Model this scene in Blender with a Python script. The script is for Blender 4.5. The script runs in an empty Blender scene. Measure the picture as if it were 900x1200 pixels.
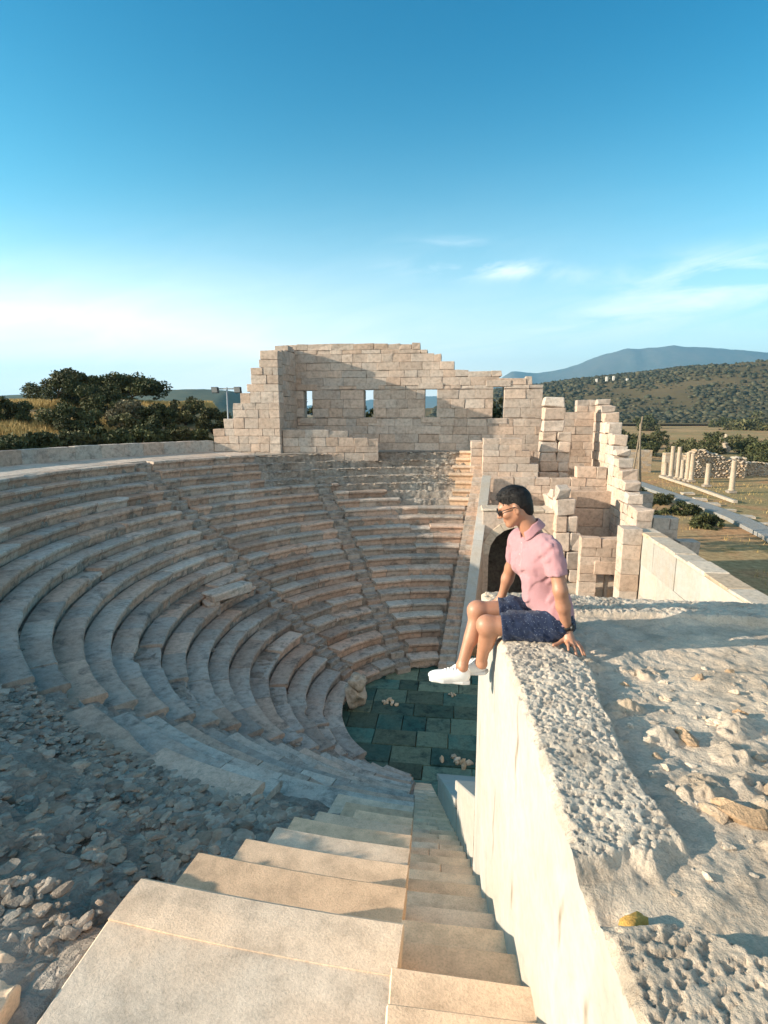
SKY_TINT = (.56, .97, .98); SKY_STR = .108; HAZE_DENS = .85e-4; EXPOSURE = 1.32
HAZE_COL = (6.6, 6.4, 6.0); CLOUD_COL = (5.6, 5.9, 5.9); FILL_VEIL_COL = (6.6, 6.4, 6.0)
import bpy, bmesh, math, random
import numpy as np
from mathutils import Vector, Matrix

rng = random.Random(7)
npr = np.random.RandomState(11)
SC = bpy.context.scene
COL = SC.collection

# ------------------------------------------------------------------ noise
def _hash(ix, iy, iz, seed):
    h = (ix.astype(np.int64) * 374761393 + iy.astype(np.int64) * 668265263 + iz.astype(np.int64) * 2147483647 + seed * 974634721) & 0xffffffff
    h = ((h ^ (h >> 13)) * 1274126177) & 0xffffffff
    h = ((h ^ (h >> 16)) * 2246822519) & 0xffffffff
    return ((h ^ (h >> 15)) & 0xffffff) / float(0xffffff)

def vnoise(p, seed=0):
    """value noise in -1..1 for an (n,3) array"""
    p = np.asarray(p, float)
    i = np.floor(p).astype(np.int64); f = p - i
    f = f * f * (3 - 2 * f)
    r = 0
    for dx in (0, 1):
        for dy in (0, 1):
            for dz in (0, 1):
                w = (f[:, 0] if dx else 1 - f[:, 0]) * (f[:, 1] if dy else 1 - f[:, 1]) * (f[:, 2] if dz else 1 - f[:, 2])
                r = r + w * _hash(i[:, 0] + dx, i[:, 1] + dy, i[:, 2] + dz, seed)
    return r * 2 - 1

def fbm(p, oct=4, seed=0, gain=.5):
    p = np.asarray(p, float); r = 0; a = 1.0
    for o in range(oct):
        r = r + a * vnoise(p * (2.03 ** o) + o * 17.3, seed + o); a *= gain
    return r

def cell(p2, seed=0):
    """2-D worley: returns F1, F2 and a random id in 0..1"""
    i = np.floor(p2).astype(np.int64)
    z = np.zeros(len(p2), np.int64)
    F1 = np.full(len(p2), 9.); F2 = np.full(len(p2), 9.); ID = np.zeros(len(p2))
    for dx in (-1, 0, 1):
        for dy in (-1, 0, 1):
            cx = i[:, 0] + dx; cy = i[:, 1] + dy
            fx = cx + _hash(cx, cy, z, seed); fy = cy + _hash(cx, cy, z + 1, seed)
            d = np.hypot(p2[:, 0] - fx, p2[:, 1] - fy)
            n = d < F1
            F2 = np.where(n, F1, np.minimum(F2, d)); F1 = np.where(n, d, F1)
            ID = np.where(n, _hash(cx, cy, z + 2, seed), ID)
    return F1, F2, ID

def sstep(a, b, x):
    t = np.clip((x - a) / (b - a), 0, 1)
    return t * t * (3 - 2 * t)

# ------------------------------------------------------------------ materials
def newmat(name):
    m = bpy.data.materials.new(name); m.use_nodes = True
    nt = m.node_tree; nt.nodes.clear()
    out = nt.nodes.new('ShaderNodeOutputMaterial')
    b = nt.nodes.new('ShaderNodeBsdfPrincipled')
    nt.links.new(b.outputs[0], out.inputs[0])
    return m, nt, b

def N(nt, typ, **kw):
    n = nt.nodes.new(typ)
    for k, v in kw.items():
        setattr(n, k, v)
    return n

def mixc(nt, fac, a, b, blend='MIX'):
    n = N(nt, 'ShaderNodeMix', data_type='RGBA', blend_type=blend)
    for sock, v in ((0, fac), (6, a), (7, b)):
        if hasattr(v, 'links'):
            nt.links.new(v, n.inputs[sock])
        elif isinstance(v, (tuple, list)):
            n.inputs[sock].default_value = (*v, 1) if len(v) == 3 else v
        else:
            n.inputs[sock].default_value = v
    return n.outputs[2]

def noise(nt, scale, detail=4, rough=.6, vec=None, dist=0.):
    n = N(nt, 'ShaderNodeTexNoise')
    n.inputs['Scale'].default_value = scale; n.inputs['Detail'].default_value = detail
    n.inputs['Roughness'].default_value = rough; n.inputs['Distortion'].default_value = dist
    if vec is not None: nt.links.new(vec, n.inputs['Vector'])
    return n.outputs[0]

def ramp(nt, fac, pts):
    n = N(nt, 'ShaderNodeValToRGB')
    e = n.color_ramp.elements
    while len(e) < len(pts): e.new(.5)
    for el, (p, c) in zip(e, pts):
        el.position = p; el.color = (*c, 1) if not isinstance(c, (int, float)) else (c, c, c, 1)
    nt.links.new(fac, n.inputs[0])
    return n.outputs[0]

def posvec(nt):
    return N(nt, 'ShaderNodeNewGeometry').outputs['Position']

def bump(nt, bsdf, h, strength, dist):
    n = N(nt, 'ShaderNodeBump'); n.inputs['Strength'].default_value = strength; n.inputs['Distance'].default_value = dist
    nt.links.new(h, n.inputs['Height']); nt.links.new(n.outputs[0], bsdf.inputs['Normal'])
    return n

def stone(name, base, alt, warm, stain=.35, fine=40., bumps=.5, bdist=.012, rough=.92, stain_col=(.05, .05, .045), con=1., pits=0., big=.9, lich=0., cells=0.):
    """weathered limestone: vertex attribute 'tint' (r brightness, g share of the warm stone, b share of the grey stone)"""
    m, nt, b = newmat(name)
    P = posvec(nt)
    at = N(nt, 'ShaderNodeAttribute', attribute_name='tint')
    sep = N(nt, 'ShaderNodeSeparateColor'); nt.links.new(at.outputs['Color'], sep.inputs[0])
    n1 = noise(nt, big, 5, .62, P); n2 = noise(nt, 5.5, 6, .65, P); n3 = noise(nt, fine, 5, .7, P)
    c = mixc(nt, sep.outputs[2], base, alt)
    c = mixc(nt, sep.outputs[1], c, warm)
    w = ramp(nt, n1, [(.42, 0), (.68, 1)])
    c = mixc(nt, w, c, mixc(nt, .55, c, warm))
    v = ramp(nt, n2, [(.25, 1 - .38 * con), (.5, .98), (.75, 1 + .2 * con)])
    c = mixc(nt, 1., c, v, 'MULTIPLY')
    v = ramp(nt, n3, [(.3, 1 - .28 * con), (.5, 1.), (.7, 1 + .16 * con)])
    c = mixc(nt, .8, c, v, 'MULTIPLY')
    if stain:
        n4 = noise(nt, 1.7, 8, .72, P, .4)
        s = ramp(nt, n4, [(.53, 0), (.66, 1)])
        mm = N(nt, 'ShaderNodeMath', operation='MULTIPLY'); nt.links.new(s, mm.inputs[0]); mm.inputs[1].default_value = stain
        c = mixc(nt, mm.outputs[0], c, stain_col)
    if lich:
        n5 = noise(nt, 2.9, 7, .7, P, .8)
        s = ramp(nt, n5, [(.62, 0), (.7, 1)])
        mm = N(nt, 'ShaderNodeMath', operation='MULTIPLY'); nt.links.new(s, mm.inputs[0]); mm.inputs[1].default_value = lich
        c = mixc(nt, mm.outputs[0], c, (.36, .17, .055))
    if cells:
        vc = N(nt, 'ShaderNodeTexVoronoi'); vc.inputs['Scale'].default_value = cells; vc.inputs['Randomness'].default_value = 1.
        wv = N(nt, 'ShaderNodeVectorMath', operation='ADD'); nt.links.new(P, wv.inputs[0])
        wn_ = N(nt, 'ShaderNodeTexNoise'); wn_.inputs['Scale'].default_value = 5.; nt.links.new(P, wn_.inputs['Vector'])
        ws = N(nt, 'ShaderNodeVectorMath', operation='SCALE'); ws.inputs[3].default_value = .24; nt.links.new(wn_.outputs[1], ws.inputs[0]); nt.links.new(ws.outputs[0], wv.inputs[1])
        nt.links.new(wv.outputs[0], vc.inputs['Vector'])
        c = mixc(nt, 1., c, ramp(nt, vc.outputs['Color'], [(.1, .86), (.9, 1.15)]), 'MULTIPLY')
        ve = N(nt, 'ShaderNodeTexVoronoi', feature='DISTANCE_TO_EDGE'); ve.inputs['Scale'].default_value = cells; nt.links.new(wv.outputs[0], ve.inputs['Vector'])
        edge = ramp(nt, ve.outputs['Distance'], [(.0, 0), (.11, 1)])
        c = mixc(nt, edge, mixc(nt, 1., c, (.93, .93, .93), 'MULTIPLY'), c)
    gr = N(nt, 'ShaderNodeMath', operation='MULTIPLY'); nt.links.new(sep.outputs[0], gr.inputs[0]); gr.inputs[1].default_value = 1.
    cc = N(nt, 'ShaderNodeCombineColor')
    for i in range(3): nt.links.new(gr.outputs[0], cc.inputs[i])
    c = mixc(nt, 1., c, cc.outputs[0], 'MULTIPLY')
    nt.links.new(c, b.inputs['Base Color'])
    b.inputs['Roughness'].default_value = rough; b.inputs['Specular IOR Level'].default_value = .2
    ad = N(nt, 'ShaderNodeMath', operation='ADD')
    ml = N(nt, 'ShaderNodeMath', operation='MULTIPLY'); nt.links.new(n2, ml.inputs[0]); ml.inputs[1].default_value = 1.6
    nt.links.new(ml.outputs[0], ad.inputs[0]); nt.links.new(n3, ad.inputs[1])
    hgt = ad.outputs[0]
    if cells:
        ad3 = N(nt, 'ShaderNodeMath', operation='ADD'); nt.links.new(hgt, ad3.inputs[0]); ml2 = N(nt, 'ShaderNodeMath', operation='MULTIPLY'); nt.links.new(edge, ml2.inputs[0]); ml2.inputs[1].default_value = .25; nt.links.new(ml2.outputs[0], ad3.inputs[1]); hgt = ad3.outputs[0]
    if pits:
        vo = N(nt, 'ShaderNodeTexVoronoi'); vo.inputs['Scale'].default_value = pits; nt.links.new(P, vo.inputs['Vector'])
        pr = ramp(nt, vo.outputs['Distance'], [(.1, 0), (.45, 1)])
        ad2 = N(nt, 'ShaderNodeMath', operation='ADD'); nt.links.new(hgt, ad2.inputs[0]); nt.links.new(pr, ad2.inputs[1]); hgt = ad2.outputs[0]
    bump(nt, b, hgt, bumps, bdist)
    return m

def plain(name, col, rough=.8, spec=.3, var=.15, scale=30., bmp=0., metal=0.):
    m, nt, b = newmat(name)
    P = N(nt, 'ShaderNodeTexCoord').outputs['Object']
    n = noise(nt, scale, 4, .6, P)
    v = ramp(nt, n, [(.3, 1 - var), (.7, 1 + var)])
    c = mixc(nt, 1., tuple(col), v, 'MULTIPLY')
    nt.links.new(c, b.inputs['Base Color'])
    b.inputs['Roughness'].default_value = rough; b.inputs['Specular IOR Level'].default_value = spec
    b.inputs['Metallic'].default_value = metal
    if bmp: bump(nt, b, n, bmp, .003)
    return m

M = {}
M['seat'] = stone('seat_limestone', (.49, .435, .37), (.42, .395, .355), (.53, .355, .26), stain=.58, lich=.22, bumps=.6, bdist=.02, stain_col=(.045, .05, .05))
M['newseat'] = stone('dressed_limestone', (.72, .515, .355), (.64, .53, .425), (.74, .50, .325), stain=.06, fine=90., bumps=.6, bdist=.005)
M['rubble'] = stone('rubble_stone', (.40, .36, .31), (.32, .31, .285), (.42, .30, .22), stain=.55, fine=25., bumps=1., bdist=.05, cells=7.)
M['fill'] = stone('fill_stone', (.36, .31, .255), (.30, .28, .245), (.39, .275, .195), stain=.45, fine=30., bumps=.8, bdist=.02)
M['wall'] = stone('wall_limestone', (.55, .46, .385), (.46, .405, .355), (.54, .395, .30), stain=.26, lich=.22, bumps=.6, bdist=.02)
M['plaster'] = stone('pale_dressed_face', (.43, .412, .38), (.41, .395, .37), (.43, .35, .265), stain=.22, stain_col=(.36, .30, .22), fine=22., bumps=.14, bdist=.01, con=.35, big=1.6)
M['mortar'] = stone('lime_mortar', (.56, .49, .40), (.50, .46, .41), (.58, .45, .33), stain=.15, stain_col=(.3, .25, .2), fine=110., bumps=.9, bdist=.006)
M['border'] = stone('rough_border_stone', (.62, .53, .43), (.52, .46, .39), (.60, .44, .30), stain=.12, stain_col=(.3, .25, .2), fine=75., bumps=1., bdist=.012)
M['ochre'] = stone('ochre_stone', (.50, .30, .10), (.46, .30, .14), (.55, .30, .07), stain=.25, fine=50, bumps=.8)
M['core_rock'] = stone('brown_rock', (.46, .36, .26), (.42, .38, .32), (.52, .31, .16), stain=.3, fine=50, bumps=.9, bdist=.02)
M['floor'] = stone('orchestra_slab', (.055, .125, .10), (.022, .11, .105), (.14, .17, .115), stain=.75, stain_col=(.008, .030, .032), fine=18, bumps=.3, rough=.7)
M['column'] = stone('column_stone', (.42, .36, .29), (.36, .33, .3), (.45, .32, .2), stain=.25, fine=12, bumps=.4)

# ------------------------------------------------------------------ mesh builder
class MB:
    def __init__(s):
        s.v = []; s.f = []; s.t = []
    def add(s, V, F, tint=(1, 0, 0)):
        o = len(s.v)
        s.v.extend(map(tuple, V)); s.f.extend([tuple(i + o for i in f) for f in F])
        if len(tint) == 3 and not hasattr(tint[0], '__len__'):
            s.t.extend([tint] * len(V))
        else:
            s.t.extend(tint)
    def build(s, name, mat, parent=None, smooth=False):
        me = bpy.data.meshes.new(name)
        me.from_pydata([tuple(float(c) for c in q) for q in s.v], [], s.f)
        me.materials.append(mat)
        a = me.attributes.new('tint', 'FLOAT_COLOR', 'POINT')
        a.data.foreach_set('color', np.array([(*t, 1.) for t in s.t], np.float32).ravel())
        if smooth: me.polygons.foreach_set('use_smooth', [True] * len(me.polygons))
        me.update()
        o = bpy.data.objects.new(name, me); COL.objects.link(o)
        if parent: o.parent = parent
        return o

def np_mesh(name, V, F, mat, parent=None, smooth=True, tint=None):
    me = bpy.data.meshes.new(name)
    V = np.asarray(V, np.float32); F = np.asarray(F, np.int32)
    me.vertices.add(len(V)); me.vertices.foreach_set('co', V.ravel())
    k = F.shape[1]
    me.loops.add(F.size); me.loops.foreach_set('vertex_index', F.ravel())
    me.polygons.add(len(F)); me.polygons.foreach_set('loop_start', np.arange(len(F), dtype=np.int32) * k)
    me.polygons.foreach_set('loop_total', np.full(len(F), k, np.int32))
    me.materials.append(mat)
    a = me.attributes.new('tint', 'FLOAT_COLOR', 'POINT')
    if tint is None: tint = np.tile([1., 0, 0], (len(V), 1))
    a.data.foreach_set('color', np.concatenate([tint, np.ones((len(V), 1))], 1).astype(np.float32).ravel())
    me.polygons.foreach_set('use_smooth', [bool(smooth)] * len(F))
    me.update(calc_edges=True); me.validate()
    o = bpy.data.objects.new(name, me); COL.objects.link(o)
    if parent: o.parent = parent
    return o

def tag(o, label=None, cat=None, group=None, kind=None):
    if label: o['label'] = label
    if cat: o['category'] = cat
    if group: o['group'] = group
    if kind: o['kind'] = kind
    return o

def empty(name, loc, label, cat, group=None):
    o = bpy.data.objects.new(name, None); COL.objects.link(o); o.location = loc
    o.empty_display_size = .2
    return tag(o, label, cat, group)

def adopt(parent, o):
    """o was built in world coordinates: parent it under an empty that stands at a location"""
    o.parent = parent
    o.matrix_parent_inverse = Matrix.Translation(parent.location).inverted()
    return o

# chamfered box topology
def _cbox():
    idx = {}; S = []
    for sx in (-1, 1):
        for sy in (-1, 1):
            for sz in (-1, 1):
                for a in range(3):
                    idx[(sx, sy, sz, a)] = len(S); S.append((sx, sy, sz, a))
    F = []
    def put(ids):
        pts = [np.array([S[i][0] * (1 if S[i][3] == 0 else .8), S[i][1] * (1 if S[i][3] == 1 else .8), S[i][2] * (1 if S[i][3] == 2 else .8)]) for i in ids]
        c = sum(pts) / len(pts); n = np.cross(pts[1] - pts[0], pts[2] - pts[0])
        F.append(tuple(ids) if n @ c > 0 else tuple(ids[::-1]))
    for a in range(3):
        b, c = [(1, 2), (0, 2), (0, 1)][a]
        for s in (-1, 1):
            ids = []
            for sb, sc in ((-1, -1), (1, -1), (1, 1), (-1, 1)):
                k = [0, 0, 0]; k[a] = s; k[b] = sb; k[c] = sc
                ids.append(idx[(*k, a)])
            put(ids)
    for a in range(3):                       # edges run along axis a
        b, c = [(1, 2), (0, 2), (0, 1)][a]
        for sb in (-1, 1):
            for sc in (-1, 1):
                ids = []
                for s, t in ((-1, b), (1, b), (1, c), (-1, c)):
                    k = [0, 0, 0]; k[a] = s; k[b] = sb; k[c] = sc
                    ids.append(idx[(*k, t)])
                put(ids)
    for sx in (-1, 1):
        for sy in (-1, 1):
            for sz in (-1, 1):
                put([idx[(sx, sy, sz, a)] for a in range(3)])
    return S, F
CB_S, CB_F = _cbox()

def block(mb, lo, hi, ch, fn, jit=.0, tint=(1, 0, 0), r=rng):
    c = [(lo[i] + hi[i]) / 2 for i in range(3)]; h = [(hi[i] - lo[i]) / 2 for i in range(3)]
    ch = min(ch, min(h) * .45)
    J = {}
    V = []
    for sx, sy, sz, a in CB_S:
        k = (sx, sy, sz)
        if k not in J: J[k] = [r.uniform(-jit, jit) for _ in range(3)]
        q = [c[i] + k[i] * (h[i] - (0 if i == a else ch)) + J[k][i] for i in range(3)]
        V.append(fn(*q))
    mb.add(V, CB_F, tint)

# rocks
def _ico(sub):
    bm = bmesh.new(); bmesh.ops.create_icosphere(bm, subdivisions=sub, radius=1.)
    V = np.array([v.co[:] for v in bm.verts]); F = [tuple(v.index for v in f.verts) for f in bm.faces]
    bm.free(); return V, F
ICO = {s: _ico(s) for s in (1, 2, 3, 4)}

def rock(mb, loc, size, sub=2, seed=0, tint=(1, 0, 0), rough=.35, rot=None, facets=5):
    V, F = ICO[sub]
    r = random.Random(seed * 7919 + 13)
    n = fbm(V * 1.5 + seed * 3.7, 3, seed % 97)
    W = V * (1 + rough * n)[:, None]
    for _ in range(facets):                   # flat broken faces
        d = np.array([r.gauss(0, 1) for _ in range(3)]); d /= np.linalg.norm(d)
        k = r.uniform(.5, .8); e = W @ d - k
        W = W - np.outer(np.maximum(e, 0) * .9, d)
    W = W * np.array(size)
    a = r.uniform(0, 6.28) if rot is None else rot
    ca, sa = math.cos(a), math.sin(a)
    W = np.stack([W[:, 0] * ca - W[:, 1] * sa, W[:, 0] * sa + W[:, 1] * ca, W[:, 2]], 1) + np.array(loc)
    mb.add(W, F, tint)

def stone_tint(r=rng, warm=.25, grey=.35):
    x = r.random()
    return (r.uniform(.86, 1.1), r.uniform(.4, .95) if x < warm else r.uniform(0, .3), r.uniform(.4, 1) if x > 1 - grey else r.uniform(0, .3))
# ------------------------------------------------------------------ the theatre: geometry constants (metres, eye level = z 0)
CX, CY = .223, 19.234
R0, RW, RH, D0 = 4.297, .632, .4175, 10.771
NR = 21
ZF = -11.35                                   # orchestra floor
def rk(k): return R0 + RW * k
def zk(k): return -(D0 - RH * k)
def x_near(y): return -1.2526 + .0621 * (CY - y)      # left edge of the near side stair
def x_far(y): return -1.177 + .1452 * (y - CY)
def x_face(y): return .355 - .072 * (y - 2.06)        # face of the near side wall
def phi_end(k, near, off=0.):
    """angle where ring k meets the side stair"""
    R = rk(k)
    a = -math.pi / 2 if near else math.pi / 2
    for _ in range(30):
        y = CY + R * math.sin(a)
        x = (x_near(y) if near else x_far(y)) + off
        c = max(-1, min(1, (x - CX) / R))
        a = -math.acos(c) if near else math.acos(c)
    return a if a > 0 else a + 2 * math.pi
def pol(phi, r, z): return (CX + r * math.cos(phi), CY + r * math.sin(phi), z)
RAD = math.radians
K1, K3, K2 = RAD(360 - 126.3), RAD(157.3), RAD(123.2)
GAP = .36                                      # half width of a radial stair

cavea = empty('stone_seating', (CX, CY, ZF), 'curved bank of worn grey stone seat rows dropping to the dark round floor', 'seating')

def seat_block(mb, k, a0, a1, r, worn=.5, inset=.006, lipdrop=0., depth=None, dr=0., dz=0., tint=(1, 0, 0)):
    R = rk(k) + dr; z = zk(k) + dz; h = RH
    back = R + (RW + .05 if depth is None else depth)
    prof = [(R + .035, z), (R + (back - R) * .5, z + .004), (back, z), (back, z - h - .03), (R + .15, z - h - .03), (R + .125, z - .24), (R + .07, z - .15), (R + .004, z - .115), (R, z - .03)]
    if worn > .1: inset = r.choice((.006, .008, .010, .016))
    L = (a1 - a0) * R
    n = max(2, int(L / .3))
    cols = []
    V = []; T = []
    m = len(prof)
    for i in range(n + 1):
        t = i / n
        a = a0 + inset / R + (a1 - a0 - 2 * inset / R) * t
        for j, (pr, pz) in enumerate(prof):
            V.append(pol(a, pr, pz))
    V = np.array(V)
    # wear: noise in world space, strongest on the nose of the seat
    wgt = np.array([1.2, .5, .2, .0, .3, .5, .8, 1.3, 1.4] * (n + 1)) * worn
    nz = fbm(V * 1.9, 4, 5)
    ph = np.array([a0 + (a1 - a0) * (i // m) / n for i in range(len(V))])
    out = np.stack([np.cos(ph), np.sin(ph), np.zeros(len(V))], 1)
    V = V + out * (np.maximum(nz, -.1) * .055 * wgt)[:, None]
    V[:, 2] -= np.maximum(vnoise(V * 1.3, 9), 0) * .03 * wgt
    if worn > .3:                              # broken lips
        br = np.clip(vnoise(V * .9 + 40, 21) - .45, 0, 1) * 2.2
        lip = np.array([1., .25, 0, 0, 0, .2, .6, 1, 1] * (n + 1))
        V = V + out * (br * lip * .16)[:, None]; V[:, 2] -= br * lip * .10
    F = []
    for i in range(n):
        for j in range(m):
            F.append((i * m + j, i * m + (j + 1) % m, (i + 1) * m + (j + 1) % m, (i + 1) * m + j))
    F.append(tuple(range(m))[::-1]); F.append(tuple(n * m + j for j in range(m)))
    F = [f[::-1] for f in F]
    t0 = np.tile(tint, (len(V), 1)).astype(float)
    ris = np.array([0, 0, 0, 0, .35, .5, .45, .28, .08] * (n + 1))  # risers tinted warmer: weathered stone plus warm bounce light put into the colour
    t0[:, 1] = np.clip(t0[:, 1] + ris * r.uniform(.2, 1.7), 0, 1)
    if worn > .1: t0[:, 0] *= r.uniform(.82, 1.16)
    mb.add(V, F, [tuple(q) for q in t0])

def seat_row(k, a0, a1, seed, worn=.6, miss=.05, mat='seat', lmin=.8, lmax=2.3, warm=.3, grey=.4, depth=None, label=None, ends=True, gain=1.):
    r = random.Random(seed * 131 + k)
    mb = MB(); R = rk(k)
    if ends and worn > .3:
        a0 += r.uniform(0, .22) / R; a1 -= r.uniform(0, .22) / R
    a = a0
    cnt = 0
    while a < a1 - .25 / R:
        L = r.uniform(lmin, lmax) / R
        b = a + L
        if b > a1 - .5 / R: b = a1
        if True:
            gone = r.random() < miss * 1.6
            seat_block(mb, k, a, b, r, worn=1.5 if gone else worn * r.uniform(.5, 1.5), dr=.06 if gone else r.gauss(0, .008) if worn > .3 else r.gauss(0, .003),
                       dz=-.10 if gone else r.gauss(0, .006) if worn > .3 else r.gauss(0, .002), depth=depth, tint=(lambda q: (q[0] * gain, q[1], q[2]))(stone_tint(r, warm, grey)))
            cnt += 1
        a = b
    if not cnt: return None
    o = adopt(cavea, mb.build('seat_row', M[mat]))
    if label: o['label'] = label
    return o

# rows; wedge by wedge
for k in range(NR):
    R = rk(k); g = GAP / R
    nE = phi_end(k, True, .0); fE = phi_end(k, False, .0)
    # wedge between the near side stair and the first radial stair
    if k <= 8:
        seat_row(k, K1 + g, nE, 1, gain=1.1, worn=.35, miss=.02 if k < 3 else .0)
    elif k <= 13:
        cut = RAD(360 - [104, 105, 106, 104, 103.5][k - 9])
        seat_row(k, K1 + g * (1.2 if k < 12 else 1.8), cut, 1, worn=.25, miss=.0, lmin=1.8, lmax=3.0, warm=.1, gain=1.22)
        if k < 12: seat_row(k, cut, nE, 1, worn=.25, miss=0, mat='seat', lmin=1.6, lmax=3, warm=.1, gain=1.22)
        else: seat_row(k, RAD(360 - 99.3) if k == 12 else RAD(360 - 97.6), nE, 1, worn=.12, miss=0, mat='newseat', label='dressed pale sandy new seat block', lmin=2, lmax=3.2)
    else:
        xl = {14: -1.17, 15: -1.49, 16: -1.58, 17: -1.54, 18: -1.56, 19: -1.625, 20: -1.61}[k]
        a0 = 2 * math.pi - math.acos((xl - CX) / R)
        seat_row(k, a0, nE, 1, worn=.06, miss=0, mat='newseat', lmin=9, lmax=9.5, depth=(.285 if k == 20 else None), warm=.8, grey=.05,
                 label='dressed sandy new seat slab', ends=False)
    # left wedge
    seat_row(k, K3 + g, K1 - g, 2, worn=.42 if k > 3 else .7, miss=.02 if k > 9 else .10)
    # middle wedge
    hi = K3 - g; lo = K2 + g
    if k >= 17: lo = RAD([136, 135.6, 134.8, 134.3][k - 17])
    seat_row(k, lo, hi, 3, worn=.45 if k > 7 else .7, miss=.03 if k > 6 else .1)
    # far wedge
    lo = fE + .0; hi = K2 - g
    if k <= 13: seat_row(k, lo, hi, 4, worn=.45, miss=.04)
    else:
        if k == 14: seat_row(k, RAD(105), hi, 4, worn=.8, miss=.1)
        if k == 15: seat_row(k, RAD(108), hi, 4, worn=.9, miss=.0)
        if k == 16: seat_row(k, RAD(119), hi, 4, worn=1., miss=.0)
        seat_row(k, lo, lo + (2.3 - .14 * (k - 14)) / R * (.5 if k < 17 else .8), 4, worn=.08, miss=0, mat='newseat', lmin=1.2, lmax=2, label='new pale seat block beside the lit stair', ends=False)

# grey slab at the very front, behind the top row
mb = MB()
xl0, xl1 = -1.69, -.2
for (x0, x1, y0, y1) in ((-1.64, -.19, .55, 2.035),):
    n = 30
    block(mb, (x0, y0, -2.95), (x1, y1, -2.427), .012, lambda x, y, z: (x, y - .062 * (x + .2), z), .002, (1.0, .0, .95))
adopt(cavea, mb.build('platform_slab', M['newseat']))['label'] = 'rough grey beige slab behind the top row'

# low rise of the bank, added to shade the rubble at the near corner
def shade_rise(x, y):
    R = np.hypot(x - CX, y - CY)
    return np.clip(-1.80 - x, 0, .5) * .2 * sstep(16.8, 17.7, R) * sstep(7., 3.5, y) * (y < CY)

# rubble bed below the seats
def bed():
    nphi = 900
    ph = np.linspace(RAD(84), RAD(360 - 91.6), nphi)
    rs = [R0 - .02]; zs = [ZF - .3]
    rows = []
    for k in range(NR):
        rows += [(rk(k) + .16, zk(k) - RH - .1, k), (rk(k) + .17, zk(k) - .13, k), (rk(k) + RW * .55, zk(k) - .11, k), (rk(k) + RW + .06, zk(k) - .10, k)]
    rows += [(rk(20) + .75 + .09 * i, zk(20) - .10, 20) for i in range(1, 27)]
    A, Rr = np.meshgrid(ph, [q[0] for q in rows], indexing='ij')
    Z = np.tile([q[1] for q in rows], (nphi, 1)).astype(float)
    X = CX + Rr * np.cos(A); Y = CY + Rr * np.sin(A)
    P = np.stack([X.ravel(), Y.ravel(), Z.ravel()], 1)
    n = fbm(P * np.array([2.2, 2.2, 2.2]), 4, 3).reshape(Z.shape)
    Z = Z + shade_rise(X, Y) + n * .06 + vnoise(P * 6.5, 6).reshape(Z.shape) * .03
    Rr2 = Rr + fbm(P * 2.7 + 9, 3, 4).reshape(Z.shape) * .07
    X = CX + Rr2 * np.cos(A); Y = CY + Rr2 * np.sin(A)
    # clip at the side stairs
    nearside = Y < CY
    X = np.where(nearside, np.minimum(X, -1.2526 + .0621 * (CY - Y) - .03), np.minimum(X, -1.177 + .1452 * (Y - CY) - .03))
    V = np.stack([X.ravel(), Y.ravel(), Z.ravel()], 1)
    m = len(rows); I = np.arange(nphi * m).reshape(nphi, m)
    F = np.stack([I[:-1, :-1].ravel(), I[:-1, 1:].ravel(), I[1:, 1:].ravel(), I[1:, :-1].ravel()], 1)[:, ::-1]
    t = np.stack([1 + .15 * vnoise(V * 4, 8), .25 + .3 * vnoise(V * .7, 12), np.full(len(V), .3)], 1)
    adopt(cavea, np_mesh('rubble_bed', V, F, M['rubble'], None, False, np.clip(t, 0, 2)))
bed()

# loose fill stones on the unrestored rows
def fill(seed, n, kr, phr, smin, smax, avoid=None, flat=.55, name='rubble_fill', mat='rubble', sub=1, tilt=True):
    r = random.Random(seed); mb = MB(); c = 0
    while c < n:
        k = r.uniform(*kr); ph = r.uniform(*phr)
        R = R0 + RW * k
        x, y, _ = pol(ph, R, 0)
        if avoid and avoid(x, y, k): c += .25; continue
        kk = min(math.floor(k), 20); f = k - kk
        z = zk(kk) - .10 - max(0, .14 - f) * 2.0 + float(shade_rise(x, y))
        s = smin + (smax - smin) * r.random() ** 2.2
        if k > 18.6 and x < 0 and y < 6: s = min(s, .055)
        rock(mb, (x, y, z - s * .16), (s * r.uniform(.75, 1.3), s * r.uniform(.55, 1.0), s * .62 * flat * r.uniform(.6, 1.2)), sub, r.randrange(1 << 20), (r.uniform(.65, 1.3), r.random() * .7 * (r.random() < .5), r.random()), .3)
        c += 1
    o = adopt(cavea, mb.build(name, M['fill']))
    o['kind'] = 'stuff'; o['label'] = 'small broken stones and mortar where seats are missing'
def av_near(x, y, k):
    return x > {20: -1.75, 21: -1.75, 19: -1.75, 18: -1.7, 17: -1.68, 16: -1.7, 15: -1.6, 14: -1.3}.get(int(min(k, 21)), -1.2) - .02
fill(1, 3400, (13.9, 17.5), (RAD(226), RAD(265)), .03, .125, av_near, sub=2)
fill(6, 1500, (20.3, 24.0), (RAD(256), RAD(266.5)), .02, .06, av_near, sub=2, flat=.75)
fill(5, 3400, (17.5, 22.5), (RAD(238), RAD(267)), .022, .10, av_near, sub=2)
fill(2, 1500, (15.6, 20.9), (RAD(88), RAD(134)), .05, .17, lambda x, y, k: x > x_far(y) - 1.2)
fill(3, 320, (0, 9.), (RAD(126), RAD(232)), .05, .17, None)
fill(4, 260, (13.2, 20), (RAD(216), RAD(236)), .06, .22, None)

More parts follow.
